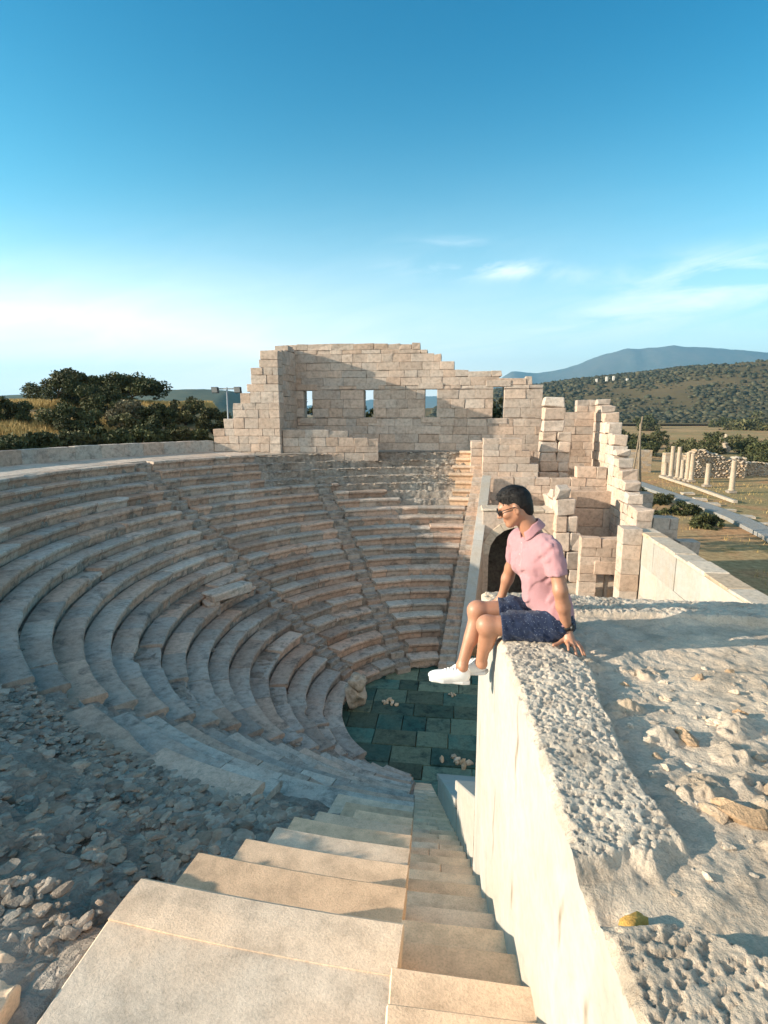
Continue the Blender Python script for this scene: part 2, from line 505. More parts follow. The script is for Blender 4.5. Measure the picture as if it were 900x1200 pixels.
# radial stairs
def radial_stair(phc, jmax, seed, worn):
    r = random.Random(seed); mb = MB()
    for j in range(jmax):
        z = -(D0 + RH / 2 - RH / 2 * j) ; Rj = R0 + RW / 2 * (j) - .03
        z -= .05
        if r.random() < worn * .35: z -= r.uniform(.02, .12)
        hw = GAP - .03
        def fn(u, v, w, R=Rj): return (CX + (R + v) * math.cos(phc) - u * math.sin(phc), CY + (R + v) * math.sin(phc) + u * math.cos(phc), w)
        block(mb, (-hw, 0, z - .35), (hw, RW / 2 + .08, z), .02, fn, .018 * worn, (lambda q: (q[0] * .8, q[1], q[2]))(stone_tint(r)))
    o = adopt(cavea, mb.build('radial_stair', M['seat']))
radial_stair(K1, 27, 1, 1.); radial_stair(K3, 42, 2, .9); radial_stair(K2, 34, 3, .9)

# walkway above the top row and the parapet behind it
RP_IN = 21.22
mb = MB()
r = random.Random(5)
a = RAD(134.5)
while a < RAD(246):
    b = a + r.uniform(.8, 1.6) / 17.5
    def fn(u, v, w): return pol(u, v, w)
    block(mb, (a + .0004, rk(20) + RW + .06, zk(20) - .5), (b - .0004, RP_IN, zk(20) + .012), .01, fn, .0, stone_tint(r, .2, .2))
    a = b
adopt(cavea, mb.build('walkway', M['wall']))['label'] = 'pale paved walkway above the top row'

mb = MB(); a = RAD(137.2); RP = 21.2
while a < RAD(262):
    b = a + r.uniform(.8, 1.5) / RP
    m = 3
    for i in range(m):
        a0 = a + (b - a) * i / m; a1 = a + (b - a) * (i + 1) / m
        pass
    h = -1.72 + r.uniform(-.02, .02)
    block(mb, (a + .0003, RP, -2.9), (b - .0003, RP + .55, h), .018, pol, .0, stone_tint(r, .2, .4))
    a = b
tag(mb.build('parapet_wall', M['seat']), 'low curved parapet of grey stone blocks behind the topmost walkway', 'wall')

# orchestra floor: irregular paving slabs
mb = MB(); r = random.Random(8)
y = 14.0
while y < 24.6:
    h = r.uniform(.75, 1.1); x = -5.2 + r.uniform(-.6, 0)
    while x < 6.5:
        w = r.uniform(.8, 1.7)
        cxm, cym = x + w / 2, y + h / 2
        if (cxm - CX) ** 2 + (cym - CY) ** 2 < 5.6 ** 2 or cxm > 0:
            block(mb, (x + .012, y + .012, ZF - .2), (x + w - .012, y + h - .012, ZF + r.uniform(-.02, .02)), .012, lambda a, b, c: (a, b, c), .012,
                  (r.uniform(.6, 1.5), r.random() ** 2, r.random()))
        x += w
    y += h
tag(mb.build('orchestra_floor', M['floor']), 'dark green damp slab floor', 'floor', kind='structure')

# side stairs, each step its own part
def side_stair(name, label, near, n, mat):
    root = empty(name, (0, 2.1 if near else 36, -2.4), label, 'staircase')
    r = random.Random(31 + near)
    for j in range(n):
        if near:
            yn = 2.06 + .3160 * (j - 2); z = -(2.415 + .2087 * (j - 2)); y0, y1 = yn - .316 - .03, yn
        else:
            yn = 36.14 - .3160 * j; z = -(2.40 + .2087 * j); y0, y1 = yn, yn + .316 + .03
        if z < ZF + .12: break
        mb = MB()
        def fn(u, v, w):
            if near:
                xl = x_near(v) - .06; xr = x_face(v) + .03
            else:
                xl = x_far(v) - .05; xr = x_far(v) + .68
            return (xl + (xr - xl) * u, v, w)
        gain = 1.12 if near else 1.
        cuts = [0, 1] if j < 9 or r.random() < .5 else [0, r.uniform(.35, .65), 1]
        for c0, c1 in zip(cuts[:-1], cuts[1:]):
            block(mb, (c0 + .004, y0, z - .30), (c1 - .004, y1, z), .012, fn, .006, (lambda q: (q[0] * gain, q[1], q[2]))(stone_tint(r, .5, .1)))
        o = adopt(root, mb.build('step', M[mat if near else ('wall' if j < 15 else 'seat')]))  # far steps: paler stone where sunlit, greyer where shaded; light put into colour
    return root
side_stair('stone_staircase', 'narrow sandy stone stair dropping along the tall white wall below the camera', True, 46, 'newseat')
side_stair('stone_staircase', 'far stone stair climbing beside the sloping coping, sunlit near its top', False, 44, 'newseat')
# ------------------------------------------------------------------ masonry walls
def masonry(name, org, dirn, length, thick, z0, profile, seed, mat='wall', hrange=(.40, .56), lrange=(.6, 1.5), holes=(), parent=None, ragged=.25, warm=.35, grey=.25, ch=.02, jit=.014, big=False, dark=None):
    """courses of squared blocks; u runs along dirn from org, v to the left of it by the thickness; profile: list of (u0, u1, ztop)"""
    r = random.Random(seed); mb = MB()
    dx, dy = dirn; L = math.hypot(dx, dy); dx /= L; dy /= L
    nx, ny = -dy, dx
    def fn(u, v, w): return (org[0] + dx * u + nx * v, org[1] + dy * u + ny * v, w)
    def top(u):
        t = -99
        for a, b, z in profile:
            if a <= u <= b: t = max(t, z)
        return t
    zmax = max(p[2] for p in profile)
    edges = sorted({z0, zmax, *[p[2] for p in profile], *[h[2] for h in holes], *[h[3] for h in holes]})
    edges = [e for e in edges if z0 <= e <= zmax]
    # thin gaps between forced bed joints are merged
    e2 = [edges[0]]
    for e in edges[1:]:
        if e - e2[-1] < .2 and e not in [h[2] for h in holes] + [h[3] for h in holes]: e2[-1] = e
        else: e2.append(e)
    zs = [e2[0]]
    for a, b in zip(e2[:-1], e2[1:]):
        n = max(1, round((b - a) / ((hrange[0] + hrange[1]) / 2)))
        cut = [a + (b - a) * i / n + (r.uniform(-.05, .05) if 0 < i < n else 0) for i in range(n + 1)]
        zs += cut[1:]
    for c0, c1 in zip(zs[:-1], zs[1:]):
        zc = (c0 + c1) / 2
        # spans of this course that exist
        us = np.arange(0, length + .001, .05)
        ok = [top(u) >= zc - .01 and not any(h[0] <= u < h[1] and h[2] <= zc <= h[3] for h in holes) for u in us]
        i = 0
        while i < len(us):
            if not ok[i]: i += 1; continue
            j = i
            while j + 1 < len(us) and ok[j + 1]: j += 1
            a, b = us[i], min(us[j] + (.05 if j + 1 < len(us) and not ok[j + 1] else 0), length)
            i = j + 1
            if b - a < .12: continue
            u = a
            while u < b - 1e-4:
                w = r.uniform(*lrange)
                v = u + w
                if v > b - .35: v = b
                ztop = min(c1, c1)
                isTop = top((u + v) / 2) < c1 + .25
                rag = ragged if isTop else 0
                tt = stone_tint(r, warm, grey)
                if dark and dark((u + v) / 2, zc): tt = (tt[0] * .62, tt[1], 1)
                dv = r.gauss(0, .011)
                block(mb, (u + .004, 0 + dv, c0 + .003), (v - .004, thick + dv, c1 - .003 - (r.random() ** 3 * rag * (c1 - c0) if isTop else 0)), ch, fn, jit * (2.2 if isTop else 1), tt, r)
                u = v
    return mb.build(name, M[mat], parent)

def wall_thing(name, label, cat, *a, **k):
    return tag(masonry(name, *a, **k), label, cat)

# -- the tall back wall with four slit windows
root = empty('tall_ruined_wall', (-3, 37.9, -2.4), 'tall ruined stone block wall with four narrow window slits and a broken top', 'wall')
wins = [(-10.53, -9.92, -.36, 1.50), (-6.38, -5.72, -.30, 1.54), (-2.25, -1.46, -.28, 1.56), (2.17, 2.90, -.34, 1.68)]
prof = [(0, 9.25, 4.52), (9.2, 9.75, 4.12), (9.7, 10.7, 3.85), (10.65, 11.5, 3.30), (11.45, 14.55, 2.78), (14.5, 16.5, 2.32), (16.4, 17.25, 1.78)]
X0w = -11.9
masonry('masonry', (X0w, 37.5), (1, 0), 17.25, .9, -4.6, prof, 21, holes=[(a - X0w, b - X0w, c, d) for a, b, c, d in wins], parent=None, hrange=(.42, .6), lrange=(.7, 1.7))
o = bpy.data.objects['masonry']; adopt(root, o)
for a, b, c, d in wins:
    mb = MB()
    block(mb, (a - .45, 37.46, d + .004), (b + .4, 38.38, d + .40), .02, lambda x, y, z: (x, y, z), .006, stone_tint(rng, .5, .1))
    adopt(root, mb.build('lintel', M['wall']))
    mb = MB()
    block(mb, (a - .25, 37.45, c - .36), (b + .25, 38.39, c - .003), .02, lambda x, y, z: (x, y, z), .006, stone_tint(rng, .3, .3))
    adopt(root, mb.build('sill', M['wall']))

# -- return wall and its stepped end
wall_thing('stepped_ruined_wall', 'pinkish stone block wall end stepping down to the left of the tall windowed wall', 'wall',
           (-15.3, 33.6), (1, 0), 4.35, .9, -2.9, [(3.2, 4.35, 3.75), (3.15, 4.35, 3.2), (2.6, 4.35, 2.75), (2.3, 4.35, 1.75), (1.85, 4.35, 1.3), (1.35, 4.35, .6), (.7, 4.35, -.3), (0, 4.35, -.97)], 5, ragged=.35, lrange=(.6, 1.1), warm=.5, grey=.1)
wall_thing('return_wall', 'short return wall of shaded blocks joining the stepped end to the tall windowed wall', 'wall',
           (-11.0, 34.52), (0, 1), 3.0, .9, -2.9, [(0, 1.5, 3.95), (1.4, 3.0, 4.3)], 6, ragged=.3, lrange=(.6, 1.1), warm=.45)
# plinth in front of the tall wall
wall_thing('stone_plinth', 'low plinth of two grey block courses at the foot of the tall windowed wall', 'plinth',
           (-10.9, 33.9), (1, .14), 6.0, .8, -3.0, [(0, 4.1, -1.02), (4.0, 6.0, -1.52)], 15, grey=.6, lrange=(.7, 1.5))
# terrace behind the top rows
mb = MB()
V = []; nq = 24
for i in range(nq + 1):
    a = RAD(84 + (136 - 84) * i / nq)
    V += [pol(a, rk(20) + .4, zk(20) - .07), ]
    x, y, z = V[-1]
    V += [(x * 1.0, 38.0, zk(20) - .03)]
F = [(2 * i, 2 * i + 1, 2 * i + 3, 2 * i + 2) for i in range(nq)]
mb.add(V, F)
o = mb.build('earth_terrace', M['rubble']); tag(o, 'rough terrace strip under the tall wall', 'ground', kind='structure')

# -- masonry between far stair and stage room
wall_thing('flank_block_wall', 'sunlit stretch of squared blocks beside the top of the far stair', 'wall',
           (1.50, 34.0), (1, 0), 3.3, .9, -5.5, [(0, 2.25, -1.42), (2.2, 2.75, -2.2), (2.7, 3.3, -3.0)], 3, lrange=(.6, 1.1), ragged=.3, warm=.6, grey=.1)
wall_thing('flank_block_wall', 'narrow strip of wall joining the sunlit block wall to the tall windowed wall', 'wall',
           (1.52, 34.92), (0, 1), 2.56, .7, -5.5, [(0, 2.56, -1.75)], 33, lrange=(.6, 1.1), ragged=.1)
# cross wall whose flat top closes the upper room
wall_thing('cross_wall', 'flat-topped cross wall of warm blocks below the free-standing pier', 'wall',
           (1.9, 33.4), (1, 0), 6.7, .62, ZF, [(0, 5.2, -3.75), (5.0, 6.7, -3.1)], 6, lrange=(.8, 1.5), ragged=.08, warm=.7, grey=.05)
# free-standing pier
wall_thing('stone_pier', 'free-standing pier of rough lumpy blocks on two smooth squared blocks', 'pier',
           (5.05, 35.2), (1, 0), 1.75, 1.0, -4.2, [(0, 1.75, -1.15), (.1, 1.3, 1.08)], 9, lrange=(.9, 1.2), hrange=(.6, .75), ragged=.3, jit=.045, ch=.06)
# floor of the upper room
mb = MB(); block(mb, (1.6, 34.05, -4.9), (8.6, 37.48, -4.0), .01, lambda x, y, z: (x, y, z), 0, (1, .3, .3))
tag(mb.build('upper_room_floor', M['mortar']), 'floor of the upper room', 'floor', kind='structure')
# room rear wall, right of the gap
wall_thing('room_rear_wall', 'shaded rear wall of the small upper room with a notch in its top', 'wall',
           (5.4, 37.5), (1, 0), 3.3, .85, -4.6, [(0, 1.75, -.1), (1.7, 2.15, .05), (2.1, 3.3, .82)], 12, lrange=(.7, 1.3), ragged=.1, grey=.45)
# long outer wall: stepped jagged top, then the level coped part
prof = [(0, 1.3, .85), (1.3, 2.5, .5), (2.5, 3.3, .02), (3.3, 4.4, -.55), (4.4, 5.6, -1.2), (5.6, 6.3, -1.8), (6.3, 7.0, -2.35), (7.0, 7.6, -2.9), (7.6, 8.3, -3.5), (8.3, 9.0, -4.05), (9.0, 10.6, -4.62)]
wall_thing('stepped_outer_wall', 'outer wall whose rough white-edged top steps down like a broken stair', 'wall',
           (8.62, 38.35), (0, -1), 10.6, .8, ZF, [(a, b, z) for a, b, z in prof], 14, ragged=.45, lrange=(.6, 1.1), warm=.4, grey=.15, jit=.03, ch=.035)
root = empty('coped_outer_wall', (9, 14, -6), 'long smooth cream outer wall under a rough level coping', 'wall')
o = masonry('wall_face', (8.66, 27.72), (0, -1), 25.5, .7, ZF, [(0, 25.5, -5.62)], 17, mat='plaster', hrange=(1.3, 1.6), lrange=(2.2, 4.), ragged=0, jit=.004, ch=.008, warm=.1)
adopt(root, o)
mb = MB(); r = random.Random(3); y = 27.7
while y > 2.3:
    L = r.uniform(.9, 1.8)
    block(mb, (8.60, y - L + .006, -5.615), (9.46, y - .006, -5.47 + r.uniform(-.02, .02)), .03, lambda a, b, c: (a, b, c), .018, stone_tint(r, .3, .3))
    y -= L
adopt(root, mb.build('coping', M['border']))

# -- arch wall over the far side passage
def arch_wall():
    root = empty('arched_passage', (3.3, 30.4, ZF), 'dark arched passage opening in the far side wall behind the seated man', 'archway')
    y0, y1 = 30.0, 31.1; cx, zs, R = 3.38, -7.65, 1.58; xl, xr = 1.45, 6.2; zt = -5.25
    n = 22
    ring = [(cx - R * math.cos(math.pi * i / n), zs + R * math.sin(math.pi * i / n)) for i in range(n + 1)]
    V = []; F = []
    for y in (y0, y1):
        for x, z in ring: V.append((x, y, z))
        for x, z in ring: V.append((x, y, zt))
        V += [(xl, y, ZF), (xl, y, zt), (cx - R, y, ZF), (cx + R, y, ZF), (xr, y, ZF), (xr, y, zt)]
    m = 2 * (n + 1) + 6
    b = 2 * (n + 1)
    for s in (0, m):
        for i in range(n): F.append((s + i, s + i + 1, s + n + 1 + i + 1, s + n + 1 + i))
        F.append((s + b, s + b + 2, s + 0, s + n + 1, s + b + 1)); F.append((s + b + 3, s + b + 4, s + b + 5, s + 2 * n + 1, s + n))
    F.append((b + 1, b + 5, m + b + 5, m + b + 1)); F.append((b + 0, b + 1, m + b + 1, m + b)); F.append((b + 4, b + 5, m + b + 5, m + b + 4))
    mb = MB(); mb.add(V, F, (1, .35, .1))
    adopt(root, mb.build('wall_face', M['wall']))
    # vault running back
    mb = MB(); V = []; F = []
    path = [(cx - R, ZF)] + ring + [(cx + R, ZF)]
    for y in (y0 + .02, y0 + 3.1):
        V += [(x, y, z) for x, z in path]
    q = len(path)
    F = [(i, i + 1, q + i + 1, q + i) for i in range(q - 1)] + [tuple(range(q, 2 * q))]
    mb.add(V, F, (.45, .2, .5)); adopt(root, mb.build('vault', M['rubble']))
    # voussoirs
    mb = MB(); r = random.Random(2); nv = 9
    for i in range(nv):
        a0 = math.pi * i / nv; a1 = math.pi * (i + 1) / nv
        block(mb, (a0 + .004, y0 - .05, R - .01), (a1 - .004, y0 + .5, R + .42), .015, lambda a, y, q: (cx - q * math.cos(a), y, zs + q * math.sin(a)), .0, stone_tint(r, .3, .3))
    adopt(root, mb.build('voussoir', M['border']))
    mb = MB(); x = xl - .1
    while x < xr:
        w = r.uniform(.7, 1.2); block(mb, (x, y0 - .06, zt), (min(x + w, xr) - .01, y1 + .3, zt + .16), .03, lambda a, b, c: (a, b, c), .02, stone_tint(r, .2, .3)); x += w
    adopt(root, mb.build('coping', M['border']))
arch_wall()

# stepped ruined pier right of the man
wall_thing('broken_wall_end', 'broken wall end of large rough blocks stepping up behind the seated man', 'wall',
           (5.15, 29.5), (1, 0), 1.75, .9, ZF, [(0, .62, -3.82), (0, .98, -4.45), (.1, 1.15, -5.3), (.2, 1.3, -6.2), (.3, 1.45, -7.2), (.4, 1.75, -8.2)], 23, hrange=(.6, .85), lrange=(.55, .9), ragged=.2, jit=.05, ch=.06, warm=.3)
wall_thing('wall_spur', 'thin lit spur wall running back from the broken wall end', 'wall',
           (5.1, 33.38), (0, -1), 3.0, .45, ZF, [(0, 3.0, -4.6), (1.6, 3.0, -4.1)], 24, hrange=(.6, .8), lrange=(.8, 1.2), ragged=.25, jit=.04)
# low tan wall with a doorway
root = empty('low_wall_with_door', (7.3, 28.2, ZF), 'low tan wall with a small dark doorway at its foot', 'wall')
o = masonry('masonry', (6.2, 28.0), (1, 0), 2.4, .55, ZF, [(0, 2.4, -6.12)], 19, holes=[(.85, 1.85, ZF, -7.95)], lrange=(.6, 1.1), ragged=.08, warm=.85, grey=0)
adopt(root, o)
mb = MB(); block(mb, (6.9, 27.93, -7.945), (8.3, 28.5, -7.3), .02, lambda a, b, c: (a, b, c), .01, (1.05, .9, 0)); adopt(root, mb.build('lintel', M['wall']))
mb = MB(); block(mb, (7.52, 28.2, ZF), (7.68, 28.5, -7.96), .02, lambda a, b, c: (a, b, c), .005, (.8, .3, .8)); adopt(root, mb.build('door_post', M['wall']))
wall_thing('corner_pillar', 'tall warm block pillar where the low wall meets the cream outer wall', 'pillar',
           (7.75, 26.6), (1, 0), .86, .9, ZF, [(0, .86, -5.3)], 25, lrange=(.5, .9), hrange=(.7, .9), ragged=.0, warm=.7, grey=0)
wall_thing('room_inner_wall', 'shaded inner wall with a rough string course inside the small lower room', 'wall',
           (6.4, 32.3), (1, 0), 2.25, .5, ZF, [(0, 2.25, -4.35)], 26, lrange=(1.5, 2.2), hrange=(.9, 1.2), ragged=.05, warm=.3, grey=.5)
mb = MB(); block(mb, (5.2, 28.56, -11.3), (8.6, 32.3, -8.9), .01, lambda x, y, z: (x, y, z), 0, (1, .3, .3))
tag(mb.build('lower_room_floor', M['mortar']), 'floor of the lower room', 'floor', kind='structure')

# -- sloping copings beside both side stairs
def sloped_wall(name, label, cat, p0, p1, half, mat_face, mat_top, zb):
    """wall with an inclined top from p0 (low) to p1 (high); p = (x left edge, y, z)"""
    root = empty(name, ((p0[0] + p1[0]) / 2, (p0[1] + p1[1]) / 2, zb), label, cat)
    V = []
    n = 8
    for i in range(n + 1):
        t = i / n
        x = p0[0] + (p1[0] - p0[0]) * t; y = p0[1] + (p1[1] - p0[1]) * t; z = p0[2] + (p1[2] - p0[2]) * t
        V += [(x + .03, y, zb), (x + half * 2 - .03, y, zb), (x + half * 2 - .03, y, z - .14), (x + .03, y, z - .14)]
    F = [(0, 1, 2, 3), tuple(n * 4 + i for i in (3, 2, 1, 0))]
    for i in range(n):
        for j in range(4): F.append((i * 4 + j, i * 4 + (j + 1) % 4, i * 4 + 4 + (j + 1) % 4, i * 4 + 4 + j))
    mb = MB(); mb.add(V, F, (1, .25, .2)); adopt(root, mb.build('wall_face', M[mat_face]))
    mb = MB(); r = random.Random(int(abs(p0[1]) * 10)); m = max(1, round(abs(p1[1] - p0[1]) / 2.2))
    for i in range(m):
        def fn(u, v, w):
            t = u
            return (p0[0] + (p1[0] - p0[0]) * t + v, p0[1] + (p1[1] - p0[1]) * t, p0[2] + (p1[2] - p0[2]) * t + w)
        block(mb, (i / m + .0008, 0, -.138), ((i + 1) / m - .0008, half * 2, 0), .012, fn, .0, stone_tint(r, .1, .2))
    adopt(root, mb.build('coping', M[mat_top]))
sloped_wall('sloping_side_wall', 'side wall with a smooth sloping coping running down beside the far stair', 'wall', (.08, 23.0, -11.15), (1.47, 33.2, -3.62), .26, 'wall', 'plaster', ZF)
sloped_wall('sloping_side_wall', 'pale low side wall sloping down at the foot of the near stair', 'wall', (-.30, 11.2, -7.9), (.055, 6.15, -4.66), .42, 'plaster', 'plaster', ZF)
mb = MB()
sloped_wall('sloping_side_wall', 'short pale coping block where the tall white wall meets the low sloping wall', 'wall', (.06, 6.14, -4.40), (.205, 4.12, -3.1), .42, 'plaster', 'plaster', ZF)

# -- blocks outside the stage building
for i, (x, y, w, d, z, lab) in enumerate(((10.3, 33.6, 1.0, 1.0, -4.6, 'grey stone block pier outside the stepped wall, the farthest of three'), (10.6, 31.2, 1.3, 1.1, -5.6, 'shaded grey buttress of stacked blocks outside the stepped wall, in the middle'), (11.1, 28.6, .9, .9, -6.3, 'squat grey buttress with a slab cap outside the cream wall, the nearest of three'))):
    wall_thing('stone_buttress', lab, 'buttress', (x, y), (1, 0), w, d, -10.5, [(0, w, z)], 40 + i, lrange=(.8, 1.1), hrange=(.5, .7), ragged=.05, grey=.9, warm=.0)
    bpy.data.objects[COL.objects[-1].name]['group'] = 'buttresses outside the stage building'

# ------------------------------------------------------------------ the near wall top where the man sits
ZT = -1.36
near = empty('broad_wall_top', (.4, 2.6, ZT), 'broad white-faced wall with a rough stone-studded flat top where the man sits', 'wall')
YE = 4.12
def wall_top():
    xs = np.concatenate([np.linspace(0, .95, 185), np.linspace(.957, 2.5, 170), np.linspace(2.55, 6.4, 50)])
    ys = np.concatenate([np.linspace(-.9, .6, 40)[:-1], np.linspace(.6, YE, 520)])
    U, Yg = np.meshgrid(xs, ys, indexing='ij')
    X = U + .355 - .072 * (Yg - 2.06)
    P2 = np.stack([X.ravel(), Yg.ravel()], 1); P3 = np.concatenate([P2, np.zeros((len(P2), 1))], 1)
    x = P2[:, 0]; y = P2[:, 1]; u = U.ravel()
    h = fbm(P3 * 1.1, 3, 31) * .014 + fbm(P3 * 5., 3, 32) * .008 + fbm(P3 * 20, 3, 33) * .0065
    # embedded stones (small humps): worley bumps, elongated
    q = np.stack([(x * .8 + y * .6) * 4.4, (y * .8 - x * .6) * 6.6], 1) + fbm(P3 * 2.3, 2, 35)[:, None] * .35
    f1, f2, idd = cell(q, 5)
    hump = np.clip(1 - f1 / (.34 + .22 * idd), 0, 1) ** .55 * (idd > .36)
    cluster = sstep(-.5, .0, fbm(P3 * 1.3, 2, 36))
    h = h + hump * cluster * (.018 + .026 * idd) * (1 + .75 * fbm(P3 * 26, 3, 37))
    tint_b = np.clip(.25 + hump * .7 * cluster, 0, 1); warm = np.clip(.3 + .5 * hump * (idd > .72) * cluster, 0, 1)
    bright = 1 + .10 * fbm(P3 * 2, 3, 38) - .12 * hump * (idd > .6)
    # raised border strips: long edge, far edge, and the block in the near corner
    jag = fbm(np.stack([y * 3.1, y * 0, y * 0], 1), 4, 41)
    edge1 = .725 + .05 * jag - .05 * sstep(2.9, 3.2, y)
    in1 = sstep(edge1 + .014, edge1 - .014, x) * sstep(1.50, 1.56, y + .06 * fbm(P3 * 6, 2, 43) - .42 * (x - .4)) * sstep(3.35, 3.12, y + .1 * fbm(P3 * 4, 2, 44))
    jag2 = fbm(np.stack([x * 3.1, x * 0, x * 0], 1), 4, 45)
    edge2 = 3.80 + .018 * jag2
    in2 = sstep(edge2 - .015, edge2 + .015, y)
    e3 = 1.33 + .05 * fbm(P3 * 5, 3, 46) + .02
    in3 = sstep(e3 + .02 - .25 * (x - .62), e3 - .03 - .25 * (x - .62), y) * sstep(1.30 + .1 * jag, 1.22 + .1 * jag, x)
    strip = np.maximum(np.maximum(in1, in2), in3)
    pit = fbm(np.stack([(x * .85 + y * .5) * 42, (y * .85 - x * .5) * 66, x * 0], 1), 3, 47, .65); pit2 = fbm(P3 * 13, 3, 48)
    sh = .056 - np.clip(pit - .02, 0, .75) ** .8 * .0145 + np.clip(pit2, -.6, .4) * .006 + np.clip(fbm(P3 * 95, 2, 52), -.7, .7) * .0022 + .01 * fbm(P3 * 2.2, 2, 49)
    sh = sh * 1.0 + in3 * .025
    Z = ZT - .035 + h * (1 - strip) + strip * (.0 + sh)
    # smooth plastered hollow between strip and near block, and the little trough the man's shadow lies in
    hol = np.exp(-(((x - .55) / .16) ** 2 + ((y - 1.43 - .3 * (x - .55)) / .075) ** 2) ** 2)
    Z = Z * (1 - hol) + (ZT - .05 - (.25 * np.clip(.52 - x, 0, 1))) * hol
    tro = sstep(3.02, 3.12, y) * sstep(3.80, 3.72, y) * sstep(.95, 1.15, x)
    Z = Z - .02 * tro
    ed = np.clip(1 - u / .028, 0, 1)
    Z = Z - ed ** 2 * .03 * (1 + pit2)
    X = X.ravel() + (fbm(np.stack([y * 9, y * 0, Z * 4], 1), 3, 50)) * .008 * ed
    tint = np.stack([np.clip(bright + strip * .05, .7, 1.3), warm * (1 - strip) + .15 * strip, tint_b * (1 - strip) + strip * (.35 + .35 * pit2)], 1)
    tint[:, 0] = tint[:, 0] * (1 + .25 * hol)
    V = np.stack([X, y, Z], 1)
    nx, ny = len(xs), len(ys); I = np.arange(nx * ny).reshape(nx, ny)
    F = np.stack([I[:-1, :-1].ravel(), I[1:, :-1].ravel(), I[1:, 1:].ravel(), I[:-1, 1:].ravel()], 1)
    adopt(near, np_mesh('rubble_core_top', V, F, M['border'], None, True, np.clip(tint, 0, 2)))
    # the white face: hangs from the same left edge
    top = V.reshape(nx, ny, 3)[0]
    nz = 60
    t = np.linspace(0, 1, nz) ** 1.6
    FV = []
    for i in range(nz):
        z = top[:, 2] + (-9.2 - top[:, 2]) * t[i]
        xx = .355 - .072 * (top[:, 1] - 2.06) + (top[:, 0] - (.355 - .072 * (top[:, 1] - 2.06))) * (1 - min(1, t[i] * 40))
        P = np.stack([top[:, 1], z, xx * 0], 1)
        xx = xx + min(1, t[i] * 25) * fbm(P * np.array([1.4, .8, 1]), 2, 61) * .008
        FV.append(np.stack([xx, top[:, 1], z], 1))
    FV = np.array(FV)                          # nz, ny, 3
    I = np.arange(nz * ny).reshape(nz, ny)
    F = np.stack([I[:-1, :-1].ravel(), I[:-1, 1:].ravel(), I[1:, 1:].ravel(), I[1:, :-1].ravel()], 1)
    Fv = FV.reshape(-1, 3)
    wn = np.clip(fbm(Fv * np.array([1, 2.6, .5]), 3, 63) - .3, 0, .6)
    rs = random.Random(12)
    for _ in range(26):
        cy_, cz_ = rs.uniform(1.2, 4.0), rs.uniform(-4.2, -1.5); wy, wz = rs.uniform(.008, .025), rs.uniform(.05, .2)
        e = np.exp(-(((Fv[:, 1] - cy_ + .02 * np.sin(Fv[:, 2] * 23)) / wy) ** 2 + ((Fv[:, 2] - cz_) / wz) ** 2))
        wn = np.maximum(wn, e * 2)
    tint = np.stack([1 - np.clip(wn, 0, 2) * .24, np.clip(wn * .7, 0, 1.4), .2 + 0 * wn], 1)
    adopt(near, np_mesh('white_face', Fv, F, M['plaster'], None, True, tint))
    # far end face and the slab below
    far = V.reshape(nx, ny, 3)[:, -1]
    W = np.concatenate([far, np.stack([far[:, 0], far[:, 1] + .0, np.full(nx, -9.2)], 1)])
    F = np.array([(i, i + 1, nx + i + 1, nx + i) for i in range(nx - 1)])
    adopt(near, np_mesh('end_face', W, F, M['wall'], None, True))
    return V.reshape(nx, ny, 3)
WT = wall_top()
def wt_z(x, y):
    d = (WT[..., 0] - x) ** 2 + (WT[..., 1] - y) ** 2
    return float(WT[..., 2].ravel()[np.argmin(d)])
# embedded rubble stones on top
r = random.Random(77)
def emb(x, y, s, tall, tint, mat='core_rock', rot=None, name='embedded_stone', sub=3, rough=.5):
    mb = MB(); rock(mb, (x, y, wt_z(x, y) + tall * .05), (s, s * r.uniform(.45, .7), tall), sub, r.randrange(9999), tint, rough, rot, 0 if name == 'ochre_stone' else 7)
    return adopt(near, mb.build(name, M[mat], None, name == 'ochre_stone'))
for (x, y, s, t) in ((.93, 1.87, .085, .035), (1.17, 2.02, .05, .03), (1.02, 2.35, .10, .045), (.86, 2.62, .04, .03), (1.2, 2.5, .07, .03), (1.45, 2.15, .07, .04), (.98, 3.0, .07, .03), (1.3, 2.95, .06, .035), (1.65, 2.7, .09, .04), (1.12, 1.62, .12, .05), (1.4, 1.8, .07, .03), (.84, 2.2, .035, .03), (.90, 2.85, .04, .025), (1.78, 3.0, .06, .03), (1.5, 3.05, .05, .03), (1.95, 2.4, .07, .04), (1.6, 1.7, .08, .04), (.80, 2.42, .03, .02), (1.05, 2.72, .05, .025), (1.25, 2.25, .05, .03), (1.35, 2.6, .06, .03), (1.55, 2.42, .05, .03), (1.3, 2.08, .04, .025), (.9, 1.72, .04, .025), (1.25, 1.9, .05, .03), (.82, 1.98, .03, .02), (1.75, 2.2, .06, .03), (1.9, 2.75, .06, .03), (2.1, 2.95, .07, .03), (1.1, 2.9, .04, .02), (1.42, 2.82, .05, .025), (.97, 2.18, .04, .02), (1.62, 1.98, .05, .03), (1.0, 1.45, .07, .03), (1.2, 1.4, .06, .03)):
    emb(x, y, s * .62, t * .75, (r.uniform(.95, 1.2), r.random() * .7, r.random()), 'border' if r.random() < .6 else 'core_rock', rot=r.uniform(-.9, .1))
o = emb(1.02, 1.85, .10, .05, (1.15, .55, 0), 'core_rock', rot=-.4, rough=.45); o['label'] = 'brown flaky stone set in the mortar'
o = emb(.50, 1.37, .072, .048, (1.15, .8, 0), 'ochre', rot=.9, name='ochre_stone', rough=.22); o['label'] = 'ochre yellow lump of stone in the wall edge'

